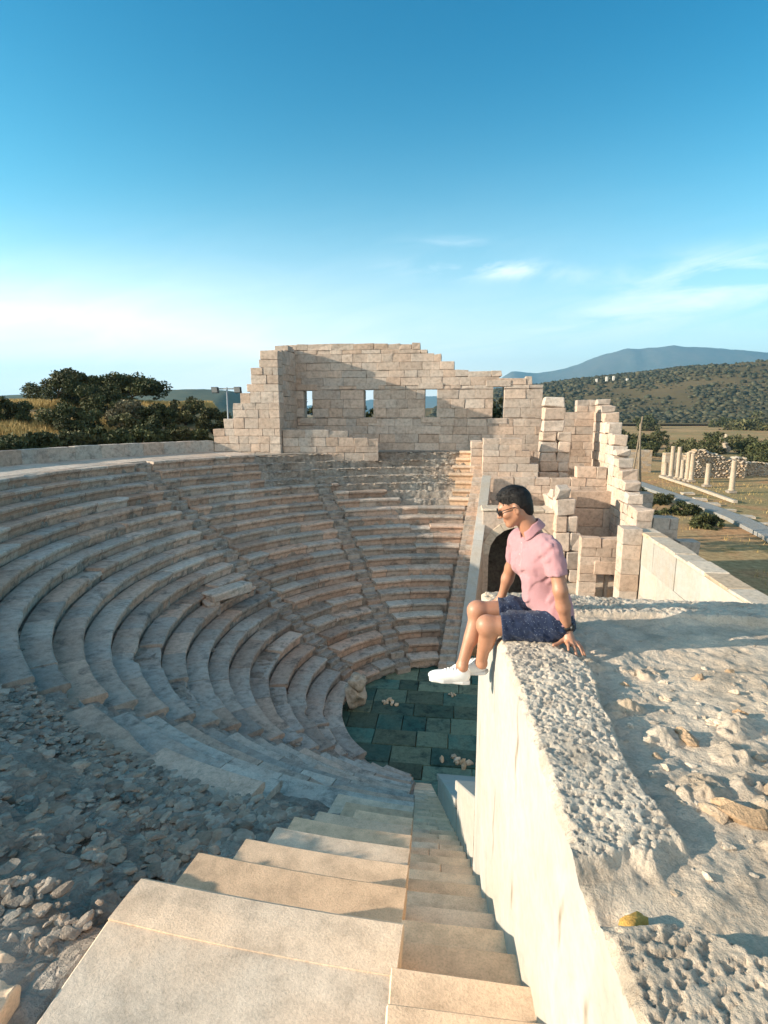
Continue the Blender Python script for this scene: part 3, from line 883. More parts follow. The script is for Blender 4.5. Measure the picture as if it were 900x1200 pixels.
mbs = MB(); rs = random.Random(21)
for i in range(420):
    x = rs.uniform(.66, 2.3); y = rs.uniform(1.45, 3.75)
    if y > 3.05 and x > .95 and rs.random() < .6: continue
    s = .006 + .022 * rs.random() ** 2.5
    rock(mbs, (x, y, wt_z(x, y) - s * .1), (s, s * rs.uniform(.5, .9), s * rs.uniform(.35, .7)), 1, i, (rs.uniform(.7, 1.2), rs.random() * .8, rs.random()), .35, None, 4)
o = adopt(near, mbs.build('stone_chips', M['border'])); o['kind'] = 'stuff'
# bottom left: one big sunlit rock, and loose rocks
for (x, y, z, s, lab) in ((-1.90, 1.66, -2.50, (.17, .15, .13), 'sunlit sandy boulder lying beside the grey beige slab'), (-2.06, 1.86, -2.53, (.15, .12, .10), 'sandy rock wedged against the grey beige slab below the camera')):
    mb = MB(); rock(mb, (x, y, z), s, 4, int(-x * 100), (1.05, .5, .1), .4, .3, 6)
    tag(mb.build('boulder', M['newseat'], None, True), lab, 'rock')
for i, (x, y, k, s, lab) in enumerate(((-2.05, 2.6, 19.9, (.14, .1, .06), 'flat grey stone lying below the edge of the sandy slabs'), (-2.75, 2.35, 20.4, (.13, .12, .08), 'rounded pale grey stone on the rubble slope near the frame edge'), (-2.35, 3.2, 18.9, (.17, .12, .06), 'broad tilted grey stone in the middle of the near rubble slope'))):
    mb = MB(); rock(mb, (x, y, zk(min(20, math.floor(k))) - .07), s, 3, 60 + i, (1.2, .2, .6), .35, None, 6)
    tag(mb.build('loose_stone', M['rubble'], None, True), lab, 'stone')

# broken blocks in the seating and on the floor
mb = MB()
def fnb(u, v, w, c=(-9.0, 20.55, -7.05), a=.9): return (c[0] + u * math.cos(a) - v * math.sin(a), c[1] + u * math.sin(a) + v * math.cos(a), c[2] + w + .06 * u)
block(mb, (-1.0, -.42, -.15), (.75, .42, .16), .05, fnb, .06, (1.15, .2, .2))
block(mb, (-1.15, -.35, -.75), (-.65, .3, -.16), .05, fnb, .05, (1.0, .3, .4))
o = tag(mb.build('tilted_block', M['seat']), 'large tilted broken slab resting on a stub in the left seating', 'stone')
mb = MB()
rock(mb, (-3.75, 19.55, -10.75), (.42, .36, .62), 4, 5, (1.25, .25, .6), .4, .4, 4)
rock(mb, (-3.65, 19.45, -10.15), (.30, .30, .28), 3, 8, (1.2, .35, .5), .45, .4, 3)
tag(mb.build('statue_fragment', M['column'], None, True), 'upright worn carved stone fragment at the edge of the dark floor', 'stone')
for i, (x, y, s, tint, lab) in enumerate(((-2.5, 20.2, .2, (1.6, .6, .1), 'small heap of pale and reddish stone chips alone on the dark floor'), (-.05, 21.1, .13, (1.7, .1, .4), 'small pale chip on the dark floor near the far stair foot'), (.42, 16.75, .28, (1.6, .5, .2), 'heap of pale and red stone fragments behind the low sloping wall'))):
    mb = MB(); rr = random.Random(i)
    for q in range(9): rock(mb, (x + rr.gauss(0, s * .7), y + rr.gauss(0, s * .5), ZF + .05), tuple(s * rr.uniform(.25, .6) for _ in range(3)), 1, q + i * 20, (tint[0] * rr.uniform(.7, 1.2), rr.random(), rr.random()), .3)
    tag(mb.build('stone_fragments', M['column']), lab, 'stones')
# ------------------------------------------------------------------ terrain
M['earth'] = None
def terrain_mat():
    m, nt, b = newmat('dry_ground'); P = posvec(nt)
    n1 = noise(nt, .012, 6, .6, P); n2 = noise(nt, .12, 6, .65, P); n3 = noise(nt, 1.8, 6, .7, P)
    c = mixc(nt, ramp(nt, n1, [(.42, 0), (.58, 1)]), (.42, .285, .155), (.27, .215, .11))
    c = mixc(nt, ramp(nt, n2, [(.48, 0), (.62, 1)]), c, (.44, .25, .13))
    c = mixc(nt, 1., c, ramp(nt, n3, [(.3, .6), (.7, 1.3)]), 'MULTIPLY')
    c = mixc(nt, ramp(nt, noise(nt, .35, 5, .7, P), [(.6, 0), (.7, 1)]), c, (.12, .115, .05))
    nt.links.new(c, b.inputs['Base Color']); b.inputs['Roughness'].default_value = 1; b.inputs['Specular IOR Level'].default_value = 0
    bump(nt, b, n3, .6, .1)
    return m
M['earth'] = terrain_mat()

def ground_z(x, y):
    x = np.asarray(x, float); y = np.asarray(y, float)
    P = np.stack([x, y, x * 0], 1)
    d = np.hypot(x - CX, y - CY)
    left = sstep(6, -9, x - np.maximum(0, y - 60) * .05)
    left = left * (1 - sstep(-.46, -.38, x / np.maximum(y, 1)) * sstep(30, 36, y))
    hill = -2.2 + 2.9 * sstep(24, 52, d) * sstep(5, -12, x) + 2.5 * sstep(60, 160, d)
    hill = hill + fbm(P * .08, 3, 70) * .35 - 6 * sstep(120, 420, d)
    plain = -12.1 + fbm(P * .03, 3, 71) * .35
    z = plain + (hill - plain) * left
    inside = sstep(21.75, 21.3, d)
    z = z + (-11.6 - z) * inside
    stage = ((x > -1.8) & (y > -8) & (y < 38)).astype(float)
    st2 = sstep(-1.8, .5, x) * sstep(11, 9.6, x) * (y < 38.4)
    z = np.where(st2 > 0, z + (-11.6 - z) * st2, z)
    # right side, far: the ground rises to the scrub hill
    return z
def make_ground():
    rr = np.concatenate([[0, 8, 14, 17.5, 20, 21.2, 21.35, 21.5, 21.65, 21.8], np.geomspace(22.2, 120, 70), np.geomspace(126, 12000, 60)])
    ph = np.linspace(0, 2 * math.pi, 361)
    A, R = np.meshgrid(ph, rr, indexing='ij')
    x = (CX + R * np.cos(A)).ravel(); y = (CY + R * np.sin(A)).ravel()
    V = np.stack([x, y, ground_z(x, y)], 1)
    n, m = len(ph), len(rr); I = np.arange(n * m).reshape(n, m)
    F = np.stack([I[:-1, :-1].ravel(), I[:-1, 1:].ravel(), I[1:, 1:].ravel(), I[1:, :-1].ravel()], 1)
    tag(np_mesh('ground', V, F, M['earth'], None, True), 'dry brown ground with scattered scrub', 'ground', kind='structure')
make_ground()

# scrub hill, ridge and mountain on the right
def ridge(name, label, mat, prof, d0, d1, z0, nx=140, ny=40, namp=6., nsc=.006, seed=1):
    """prof: list of (x, ztop) at distance d1; front foot at d0"""
    px = np.array([p[0] for p in prof]); pz = np.array([p[1] for p in prof])
    xs = np.linspace(px[0], px[-1], nx); ts = np.linspace(0, 1.6, ny)
    X, T = np.meshgrid(xs, ts, indexing='ij')
    top = np.interp(X, px, pz)
    Y = d0 + (d1 - d0) * T
    prof_t = np.where(T < 1, sstep(0, 1, T) * .85 + .15 * T, 1 - (T - 1) ** 2 * 2.0)
    P = np.stack([X.ravel(), Y.ravel(), X.ravel() * 0], 1)
    Z = z0 + (top - z0) * prof_t + (fbm(P * nsc, 5, seed) * namp).reshape(X.shape) * np.clip(T * 2, 0, 1)
    Xs = X * (Y / d1) ** .6
    V = np.stack([Xs.ravel(), Y.ravel(), Z.ravel()], 1)
    I = np.arange(nx * ny).reshape(nx, ny)
    F = np.stack([I[:-1, :-1].ravel(), I[1:, :-1].ravel(), I[1:, 1:].ravel(), I[:-1, 1:].ravel()], 1)
    o = np_mesh(name, V, F, mat, None, True); tag(o, label, 'hill', kind='structure')
    return V.reshape(nx, ny, 3)
def hill_mat(name, a, b_, c_, s):
    m, nt, b = newmat(name); P = posvec(nt)
    n1 = noise(nt, s, 6, .65, P); n2 = noise(nt, s * 9, 5, .7, P)
    c = mixc(nt, ramp(nt, n1, [(.4, 0), (.62, 1)]), a, b_)
    c = mixc(nt, ramp(nt, n2, [(.45, 0), (.6, 1)]), c, c_)
    nt.links.new(c, b.inputs['Base Color']); b.inputs['Roughness'].default_value = 1; b.inputs['Specular IOR Level'].default_value = 0
    return m
HV = ridge('scrub_hill', 'low hill covered with dark scrub', hill_mat('hill_earth', (.16, .12, .065), (.10, .085, .045), (.13, .10, .06), .01),
           [(-300, -14), (-160, -4), (-40, 10), (20, 28), (60, 44), (176, 58), (276, 72), (437, 90), (593, 97), (760, 104), (1100, 96), (1500, 80)], 560, 1200, -10.5, seed=3, namp=5)
ridge('mountain', 'hazy blue mountain range', hill_mat('mountain_rock', (.12, .115, .10), (.10, .11, .09), (.14, .13, .11), .0012),
      [(-2500, 80), (0, 300), (480, 420), (800, 620), (1150, 590), (1570, 690), (2100, 860), (2487, 930), (2650, 910), (3140, 1000), (3500, 970), (3857, 920), (4440, 860), (6000, 620), (8000, 300)], 6500, 9000, -12, namp=45, nsc=.0012, seed=8, nx=180)
ridge('far_hills', 'low far hills behind the trees', hill_mat('far_hill_rock', (.10, .11, .08), (.09, .10, .07), (.12, .12, .08), .004),
      [(-2600, 40), (-1500, 46), (-1000, 58), (-700, 62), (-600, 56), (-540, 20), (-480, -14)], 800, 1500, -10, namp=5, nsc=.004, seed=5)

# ------------------------------------------------------------------ vegetation
def leaf_mat(name, a, b_, trans=.25):
    m, nt, b = newmat(name)
    at = N(nt, 'ShaderNodeAttribute', attribute_name='tint')
    sep = N(nt, 'ShaderNodeSeparateColor'); nt.links.new(at.outputs['Color'], sep.inputs[0])
    c = mixc(nt, sep.outputs[1], a, b_)
    cc = N(nt, 'ShaderNodeCombineColor')
    for i in range(3): nt.links.new(sep.outputs[0], cc.inputs[i])
    c = mixc(nt, 1., c, cc.outputs[0], 'MULTIPLY')
    nt.links.new(c, b.inputs['Base Color']); b.inputs['Roughness'].default_value = .7; b.inputs['Specular IOR Level'].default_value = .2
    return m
M['olive'] = leaf_mat('olive_leaf', (.055, .06, .022), (.11, .10, .045))
M['dark'] = leaf_mat('dark_leaf', (.04, .05, .02), (.085, .085, .032))
M['pale'] = leaf_mat('pale_leaf', (.12, .11, .06), (.17, .14, .085))
M['scrub'] = leaf_mat('scrub_leaf', (.032, .036, .020), (.075, .066, .036))
M['dry'] = leaf_mat('dry_grass_blade', (.50, .34, .13), (.40, .29, .11))
M['bark'] = plain('bark', (.09, .065, .045), .9, .1, .3, 12, .6)

def leaves(clumps, n, ls, seed, flat=.8):
    """clumps: list of (x,y,z,r); n quads spread through their shells"""
    r = np.random.RandomState(seed)
    w = np.array([c[3] ** 2 for c in clumps]); w = w / w.sum()
    ci = r.choice(len(clumps), n, p=w)
    C = np.array([c[:3] for c in clumps])[ci]; R = np.array([c[3] for c in clumps])[ci]
    d = r.normal(size=(n, 3)); d /= np.linalg.norm(d, axis=1)[:, None]
    rad = R * (r.random_sample(n) ** .45)
    P = C + d * rad[:, None] * np.array([1, 1, flat])
    a = r.normal(size=(n, 3)); a /= np.linalg.norm(a, axis=1)[:, None]
    b = np.cross(a, r.normal(size=(n, 3))); b /= np.linalg.norm(b, axis=1)[:, None]
    s = ls * r.uniform(.6, 1.4, n)
    V = np.stack([P - a * s[:, None], P + b * s[:, None] * .45, P + a * s[:, None], P - b * s[:, None] * .45], 1).reshape(-1, 3)
    F = np.arange(4 * n).reshape(n, 4)
    cb = r.uniform(.75, 1.25, len(clumps))[ci]
    t = np.stack([np.repeat(cb * r.uniform(.7, 1.3, n), 4), np.repeat(r.random_sample(n), 4), np.zeros(4 * n)], 1)
    return V, F, t

def tube(mb, pts, rad, seg=7, tint=(1, 0, 0)):
    pts = [Vector(p) for p in pts]; V = []; F = []
    for i, p in enumerate(pts):
        t = (pts[min(i + 1, len(pts) - 1)] - pts[max(i - 1, 0)]).normalized()
        u = t.cross(Vector((0, 1, .2)))
        if u.length < .01: u = t.cross(Vector((1, 0, 0)))
        u.normalize(); w = t.cross(u)
        for j in range(seg):
            a = 2 * math.pi * j / seg
            V.append(tuple(p + (u * math.cos(a) + w * math.sin(a)) * rad[i]))
    for i in range(len(pts) - 1):
        for j in range(seg):
            F.append((i * seg + j, i * seg + (j + 1) % seg, (i + 1) * seg + (j + 1) % seg, (i + 1) * seg + j))
    F.append(tuple(range(seg))[::-1]); F.append(tuple((len(pts) - 1) * seg + j for j in range(seg)))
    mb.add(V, F, tint)

def plant(name, label, cat, x, y, h, w, kind, seed, n, ls, z=None, group=None, trunk=.28, mat='olive', flat=.8):
    r = random.Random(seed)
    z = float(ground_z([x], [y])[0]) if z is None else z
    root = empty(name, (x, y, z), label, cat, group)
    tb = MB(); cl = []
    if kind == 'tree':
        th = h * trunk
        base = Vector((0, 0, -.3)); top = Vector((r.uniform(-.2, .2), r.uniform(-.2, .2), th))
        tube(tb, [base, base.lerp(top, .5) + Vector((r.uniform(-.1, .1), 0, 0)), top], [.05 * h, .036 * h, .03 * h])
        for i in range(10):
            a = r.uniform(0, 6.28); e = r.uniform(.15, 1.2)
            L = r.uniform(.55, 1.) 
            tip = Vector((math.cos(a) * math.cos(e) * w * .45 * L, math.sin(a) * math.cos(e) * w * .45 * L, th + (h - th) * (.25 + .65 * math.sin(e) * L)))
            mid = top.lerp(tip, .5) + Vector((r.uniform(-.2, .2), r.uniform(-.2, .2), .15 * h * .3))
            tube(tb, [top, mid, tip], [.022 * h, .014 * h, .004 * h], 5)
            for q in range(4):
                cl.append((tip.x + r.gauss(0, .09 * w), tip.y + r.gauss(0, .09 * w), min(tip.z + r.gauss(0, .06 * h), h * .93), w * r.uniform(.08, .17)))
    else:
        for i in range(5):
            a = r.uniform(0, 6.28); L = r.uniform(.3, .8)
            tube(tb, [(0, 0, -.2), (math.cos(a) * w * .15, math.sin(a) * w * .15, h * .3), (math.cos(a) * w * .35 * L, math.sin(a) * w * .35 * L, h * .75 * L)], [.025 * h, .015 * h, .004 * h], 5)
        for i in range(26):
            a = r.uniform(0, 6.28); q = math.sqrt(r.random()) * .42
            zz = h * r.uniform(.10, .86) * (1 - q * q * 1.6)
            cl.append((math.cos(a) * w * q, math.sin(a) * w * q, zz, w * r.uniform(.08, .16)))
    t = tb.build('trunk' if kind == 'tree' else 'stem', M['bark'], root)
    V, F, tt = leaves(cl, n, ls, seed, flat)
    np_mesh('crown' if kind == 'tree' else 'foliage', V, F, M[mat], root, False, tt)
    return root
G1 = 'trees and shrubs beyond the parapet'
plant('olive_tree', 'round-topped dark tree, tallest of the trees on the left skyline', 'tree', -40.5, 55.5, 4.0, 4.4, 'tree', 1, 5200, .16, group=G1, mat='olive')
plant('olive_tree', 'small thin dark tree left of the tallest skyline tree', 'tree', -44.5, 58, 3.4, 4.0, 'tree', 12, 3200, .16, group=G1, mat='olive')
plant('oak_tree', 'wide flat-domed tree on the skyline nearest the floodlight', 'tree', -34.0, 55, 2.7, 7.2, 'tree', 2, 8000, .16, group=G1, trunk=.3, mat='dark')
plant('oak_tree', 'low dark tree tucked between the two larger skyline trees', 'tree', -38.0, 56, 3.2, 4.0, 'tree', 13, 3600, .16, group=G1, trunk=.3, mat='dark')
for i, (x, y, h, w, mt, lab) in enumerate((
        (-46.5, 60, 3.0, 7.0, 'dark', 'dark skyline bush at the left frame edge behind the dry grass'),
        (-40.5, 62, 2.7, 6.0, 'dark', 'low dark skyline bush behind the thin small tree'),
        (-35.0, 47.5, 3.4, 5.0, 'dark', 'dark green bush right of the golden grass patch'),
        (-30.5, 46, 3.4, 5.0, 'dark', 'broad dark bush below the flat-domed tree'),
        (-27.0, 43, 3.0, 4.4, 'pale', 'pale flowering bush among the dark bushes below the flat-domed tree'),
        (-24.2, 42.5, 2.7, 3.8, 'dark', 'dark bush right of the pale bush'),
        (-24.5, 48, 3.2, 4.6, 'olive', 'olive green bush left of the floodlight'),
        (-21.0, 46, 2.3, 3.4, 'olive', 'small bush right behind the floodlight post'),
        (-33.5, 38, 2.3, 4.2, 'dark', 'low dark bush close behind the parapet at the left frame edge'),
        (-28.7, 38.5, 2.4, 4.6, 'dark', 'low dark bush close behind the parapet below the golden grass'),
        (-24.2, 38.8, 2.2, 3.6, 'olive', 'low olive bush close behind the parapet below the pale bush'),
        (-22.6, 24.0, 1.15, 3.2, 'dark', 'low dark shrub hugging the parapet at the left frame edge'),
        (-22.4, 26.8, 1.1, 3.0, 'dark', 'low dark shrub hugging the parapet, second from the left frame edge'),
        (-22.2, 29.6, 1.2, 3.2, 'olive', 'low olive shrub hugging the parapet below the golden grass'),
        (-21.0, 31.6, 1.7, 3.4, 'dark', 'dark shrub hugging the parapet below the broad dark bush'),
        (-19.6, 33.2, 1.8, 3.2, 'dark', 'dark shrub hugging the parapet below the pale bush'),
        (-18.6, 35.0, 1.9, 3.0, 'olive', 'olive shrub hugging the parapet left of the floodlight'),
        (-17.6, 36.2, 1.7, 2.6, 'dark', 'dark shrub at the end of the parapet beside the stepped wall'))):
    plant('shrub', lab, 'shrub', x, y, h, w, 'bush', 30 + i, int(2600 + 500 * w), .13, group=G1, mat=mt)
for i, (x, y, h, w, mt, lab) in enumerate(((-12.1, 44.0, 5.9, 3.2, 'dark', 'dark bush seen through the leftmost window slit'), (-7.0, 43.5, 4.9, 2.2, 'dark', 'dark bush seen through the second window slit from the left'), (-2.3, 44.5, 4.3, 2.4, 'olive', 'bush seen low through the third window slit from the left'))):
    plant('shrub', lab, 'shrub', x, y, h, w, 'bush', 50 + i, 2600, .13, z=-3.6, group='bushes behind the windowed wall', mat=mt)
plant('shrub', 'tall thicket filling the rightmost window slit', 'shrub', 2.9, 43.5, 6.6, 5.0, 'bush', 57, 5000, .16, z=-4.5, group='bushes behind the windowed wall', mat='olive')
G2 = 'bushes in the fields beyond the columns'
for i, (x, y, h, w, mt, lab) in enumerate((
        (74.5, 178, 8.4, 9.0, 'dark', 'large round dark bush just above the rubble ruin'),
        (88, 178, 6.2, 13, 'dark', 'wide dark bush right of the large round one above the rubble ruin'),
        (80.0, 235, 7.0, 8.0, 'dark', 'lone dark bush left of the round one, in front of the red field'),
        (70.0, 270, 6.0, 20, 'olive', 'long low green thicket beside the wooden pole'),
        (54, 200, 8.0, 15, 'olive', 'olive thicket just right of the wooden pole'),
        (66, 205, 6.0, 13, 'olive', 'broad olive thicket left of the large round bush'),
        (150, 480, 13, 22, 'dark', 'dark tree clump on the brown field right of the stepped wall top'),
        (225, 520, 10, 18, 'dark', 'small dark tree clump alone in the middle of the brown field'),
        (270, 560, 9, 20, 'olive', 'light green bush clump in the middle of the brown field'),
        (345, 590, 9, 17, 'dark', 'dark bush at the right end of the brown field'),
        (330, 640, 16, 50, 'olive', 'wide scrub clump where the brown field meets the hill'),
        (205, 420, 5, 42, 'olive', 'thin long hedge crossing the brown field'),
        (395, 640, 10, 16, 'dark', 'pair of dark bushes at the right frame edge below the hill'),
        (128, 400, 6, 16, 'olive', 'low bush at the foot of the brown field by the pole'))):
    plant('field_bush', lab, 'bush', x, y, h, w, 'bush', 70 + i, 1900, max(.3, w * .035), group=G2, mat=mt, z=-12.3)

G3 = 'shrubs on the plain behind the stage building'
for i, (x, y, h, w, mt, lab) in enumerate((
        (100, 150, 4.2, 16, 'olive', 'low olive thicket at the right frame edge above the rubble ruin'),
        (62, 158, 4.4, 14, 'olive', 'olive thicket behind the squared corner of the ruin'),
        (51, 168, 5.0, 13, 'dark', 'dark thicket just left of the columns behind the tan ruin'),
        (43, 150, 4.6, 12, 'olive', 'olive scrub behind the wooden pole foot'),
        (76, 150, 3.6, 13, 'dark', 'low dark scrub right behind the long rubble ruin'),
        (92, 205, 5.4, 17, 'olive', 'olive green thicket between the large round bush and the brown field'),
        (23.5, 70, 2.6, 4.0, 'dark', 'dark shaded shrub between the stepped wall and the path, nearer'),
        (24.0, 80, 2.8, 4.6, 'dark', 'dark shaded shrub between the stepped wall and the path, farther'),
        (26.5, 62, 1.8, 3.6, 'dark', 'low dark shrub at the left edge of the path, nearest of three'),
        (27.3, 70, 1.9, 4.0, 'dark', 'low dark shrub at the left edge of the path, middle of three'),
        (27.2, 78, 2.0, 4.0, 'olive', 'low olive shrub at the left edge of the path, farthest of three'),
        (112, 190, 5.5, 18, 'dark', 'dark thicket at the right frame edge above the low shaded ruin'),
        (88, 168, 4.6, 15, 'dark', 'dark thicket above the right end of the long rubble ruin'),
        (70, 178, 5.0, 15, 'olive', 'olive thicket left of the large round bush behind the ruin'))):
    plant('field_bush', lab, 'bush', x, y, h, w, 'bush', 90 + i, 2400, max(.16, w * .03), group=G3, mat=mt, z=-12.3)

# scrub all over the hill: far too many to count
def scrub():
    r = np.random.RandomState(4); mbV = []; mbF = []; T = []
    V0, F0 = ICO[1]; F0 = np.array(F0); o = 0
    nx, ny, _ = HV.shape
    c = 0
    while c < 17000:
        i = r.randint(0, nx - 1); j = r.randint(1, int(ny * .72)); a, b = r.random_sample(2)
        p = HV[i, j] * (1 - a) * (1 - b) + HV[i + 1, j] * a * (1 - b) + HV[i, j + 1] * (1 - a) * b + HV[i + 1, j + 1] * a * b
        if p[0] < -40 or p[0] > 800: continue
        dens = fbm(np.array([[p[0] * .008, p[1] * .008, 0]]), 3, 90)[0]
        if dens < -.25 + .9 * (r.random_sample() - .55) or (p[1] < 640 and r.random_sample() < .6): continue
        s = (1.1 + 3.6 * r.random_sample() ** 2.6) * (.8 + .4 * (p[1] / 1200))
        W = V0 * (1 + .28 * r.uniform(-1, 1, (len(V0), 1))) * np.array([s, s, s * .75]) + p + np.array([0, 0, s * .2])
        mbV.append(W); mbF.append(F0 + o); o += len(V0)
        T.append(np.tile([r.uniform(.6, 1.35), r.random_sample(), 0], (len(V0), 1)) * np.concatenate([(1 + .2 * r.uniform(-1, 1, (len(V0), 1))), np.ones((len(V0), 2))], 1)); c += 1
    ob = np_mesh('scrub', np.concatenate(mbV), np.concatenate(mbF), M['scrub'], None, True, np.concatenate(T))
    tag(ob, 'dark maquis scrub covering the hill', 'scrub', kind='stuff')
scrub()

# golden grass on the left bank, weeds on the plain
def grass():
    r = np.random.RandomState(9)
    def blades(xr, yr, n, h, seed, thr):
        x = r.uniform(*xr, n); y = r.uniform(*yr, n)
        P = np.stack([x, y, x * 0], 1)
        k = fbm(P * .25, 3, seed) > thr
        k &= np.hypot(x - CX, y - CY) > 21.
        x, y = x[k], y[k]; z = ground_z(x, y); n = len(x)
        hh = h * r.uniform(.5, 1.3, n); a = r.uniform(0, 6.28, n); w = .035 * r.uniform(.6, 1.5, n) * h / .5
        lx = r.normal(0, .25, n) * hh; ly = r.normal(0, .25, n) * hh
        V = np.stack([np.stack([x - np.cos(a) * w, y - np.sin(a) * w, z], 1), np.stack([x + np.cos(a) * w, y + np.sin(a) * w, z], 1), np.stack([x + lx, y + ly, z + hh], 1)], 1).reshape(-1, 3)
        F = np.arange(3 * n).reshape(n, 3)
        t = np.stack([np.repeat(r.uniform(.7, 1.3, n), 3), np.repeat(r.random_sample(n), 3), np.zeros(3 * n)], 1)
        return V, F, t
    V, F, t = blades((-58, -26), (34, 66), 150000, .5, 91, -.6)
    tag(np_mesh('dry_grass', V, F, M['dry'], None, False, t), 'golden dry grass on the bank behind the parapet', 'grass', kind='stuff')
    V, F, t = blades((16, 62), (40, 120), 9000, .35, 92, .05)
    tag(np_mesh('field_weeds', V, F, M['dry'], None, False, t), 'dry straw weeds on the plain among the columns', 'grass', kind='stuff')
grass()

# ------------------------------------------------------------------ right: avenue, columns, ruins
M['path'] = stone('avenue_stone', (.27, .27, .26), (.23, .25, .26), (.3, .24, .18), stain=.2, fine=8, bumps=.4)
def strip(name, pts, w, z, mat, lab):
    V = []; F = []
    for i, (x, y) in enumerate(pts):
        a = pts[max(i - 1, 0)]; b = pts[min(i + 1, len(pts) - 1)]
        t = Vector((b[0] - a[0], b[1] - a[1], 0)).normalized(); nrm = Vector((-t.y, t.x, 0))
        p = Vector((x, y, 0))
        for s, zz in ((-1, z - .4), (-1, z), (1, z), (1, z - .4)):
            q = p + nrm * s * w; V.append((q.x, q.y, zz))
    for i in range(len(pts) - 1):
        for j in range(3): F.append((i * 4 + j, i * 4 + j + 1, i * 4 + 5 + j, i * 4 + 4 + j))
    F.append((0, 1, 2, 3)); F.append(tuple(4 * (len(pts) - 1) + j for j in (3, 2, 1, 0)))
    mb = MB(); mb.add(V, F); return tag(mb.build(name, M[mat]), lab, 'path', kind='structure')
strip('path', [(26.6, 36.4), (30.5, 56.8), (31.5, 66.4), (31.5, 75.0), (30.9, 86.7), (30.2, 103.9), (29.2, 121.0)], 1.1, -11.6, 'path', 'raised bluish paved path beside the avenue')
strip('kerb', [(37.5, 79.9), (38.2, 94.3), (38.4, 111.4)], 0.27, -11.65, 'column', 'pale kerb line at the foot of the columns')
for i, (x, y) in enumerate(((34.3, 87.6), (33.7, 81.8), (33.5, 77.3), (33.4, 72.8), (33.3, 68.2), (33.1, 63.8))):
    mb = MB(); block(mb, (x - .85, y - .55, -12.1), (x + .85, y + .55, -11.7), .06, lambda a, b, c: (a, b, c), .08, (1.15, .2, .3))
    tag(mb.build('avenue_slab', M['column']), ['flat pale slab beside the path, farthest of the row of six', 'flat pale slab beside the path, second farthest of six', 'flat pale slab beside the path, third farthest of six', 'flat pale slab beside the path, third nearest of six', 'flat pale slab beside the path, second nearest of six', 'flat pale slab beside the path, nearest of six'][i], 'slab', 'flat slabs beside the path')
def lathe(mb, prof, c, seg=16, tint=(1, 0, 0), jit=0., seed=0):
    r = random.Random(seed); V = []; F = []
    for R, z in prof:
        for j in range(seg):
            a = 2 * math.pi * j / seg; q = R * (1 + r.uniform(-jit, jit))
            V.append((c[0] + q * math.cos(a), c[1] + q * math.sin(a), c[2] + z))
    for i in range(len(prof) - 1):
        for j in range(seg): F.append((i * seg + j, i * seg + (j + 1) % seg, (i + 1) * seg + (j + 1) % seg, (i + 1) * seg + j))
    F.append(tuple(range(seg))[::-1]); F.append(tuple((len(prof) - 1) * seg + j for j in range(seg)))
    mb.add(V, F, tint)
cols = [(34.83, 75.6, 4.05, .33, 'tallest free-standing column, nearest and rightmost of the row'), (34.25, 81.4, 3.15, .33, 'column standing alone second from the right end of the row'),
        (34.3, 86.9, 4.1, .34, 'third column from the right, tall with a square top'), (34.0, 87.6, 4.3, .32, 'fourth column from the right, close against its neighbour'),
        (33.9, 89.3, 3.0, .32, 'short broken column in the middle of the far group'), (33.6, 90.2, 4.9, .32, 'slim tall column left of the short broken one'),
        (33.3, 92.0, 4.9, .34, 'second column from the left end, tall and leaning a little'), (32.9, 93.5, 2.2, .36, 'stump of a column at the far left end of the row')]
for i, (x, y, h, R, lab) in enumerate(cols):
    x *= 1.21; y *= 1.21; h *= 1.21; R *= 1.21
    root = empty('column', (x, y, -12.1), lab, 'column', 'columns along the avenue')
    mb = MB(); block(mb, (-R * 1.5, -R * 1.5, -.1), (R * 1.5, R * 1.5, .3), .03, lambda a, b, c: (a, b, c), .02, (.8, .2, .8)); mb.build('base', M['column'], root)
    mb = MB(); lathe(mb, [(R * 1.25, .3), (R * 1.25, .42), (R * 1.02, .5), (R, .6), (R * .97, h * .5), (R * .9, h - .12), (R * .96, h - .08), (R * .94, h)], (0, 0, 0), 14, (1.05, .3, .2), .03, i)
    mb.build('shaft', M['column'], root, True)
def rubble_wall(name, label, x0, x1, y, h, seed, depth=1.6, z=-12.3):
    r = random.Random(seed); mb = MB()
    nq = int((x1 - x0) / .8)
    for i in range(nq):
        xx = x0 + (x1 - x0) * (i + .5) / nq
        tz = z + h * (.70 + .22 * vnoise(np.array([[xx * .35, seed, 0]]), 3)[0])
        block(mb, (xx - .45, y - depth * .3, z - .2), (xx + .45, y + depth * .45, tz), .1, lambda a, b, c: (a, b, c), .08, (1.0, .4, .2), r)
    zz = z
    lay = 0
    while zz < z + h:
        x = x0 + r.uniform(0, .5)
        while x < x1:
            w = r.uniform(.4, 1.0); hh = r.uniform(.28, .42)
            topz = z + h * (.78 + .22 * vnoise(np.array([[x * .35, seed, 0]]), 3)[0])
            if zz < topz:
                rock(mb, (x, y + r.uniform(-.12, .12), zz + hh / 2), (w * .70, depth * .55, hh * .86), 1, r.randrange(99999), stone_tint(r, .3, .4), .25, 0, 3)
            x += w
        zz += .36; lay += 1
    return tag(mb.build(name, M['column']), label, 'ruin')
rubble_wall('rubble_ruin', 'long heaped rubble wall ruin behind the row of columns', 43.4, 54.6, 114.6, 5.4, 3, 2.6)
rubble_wall('rubble_ruin', 'low shaded rubble wall continuing right of the long ruin', 55.5, 68.0, 117.2, 3.3, 4, 2.0)
mb = MB()
o = masonry('ruin_corner', (40.0, 114.2), (1, 0), 3.3, 1.7, -12.3, [(0, 3.3, -7.6)], 52, mat='column', lrange=(.8, 1.4), ragged=.1)
tag(o, 'squared light corner of the rubble ruin behind the far columns', 'ruin')
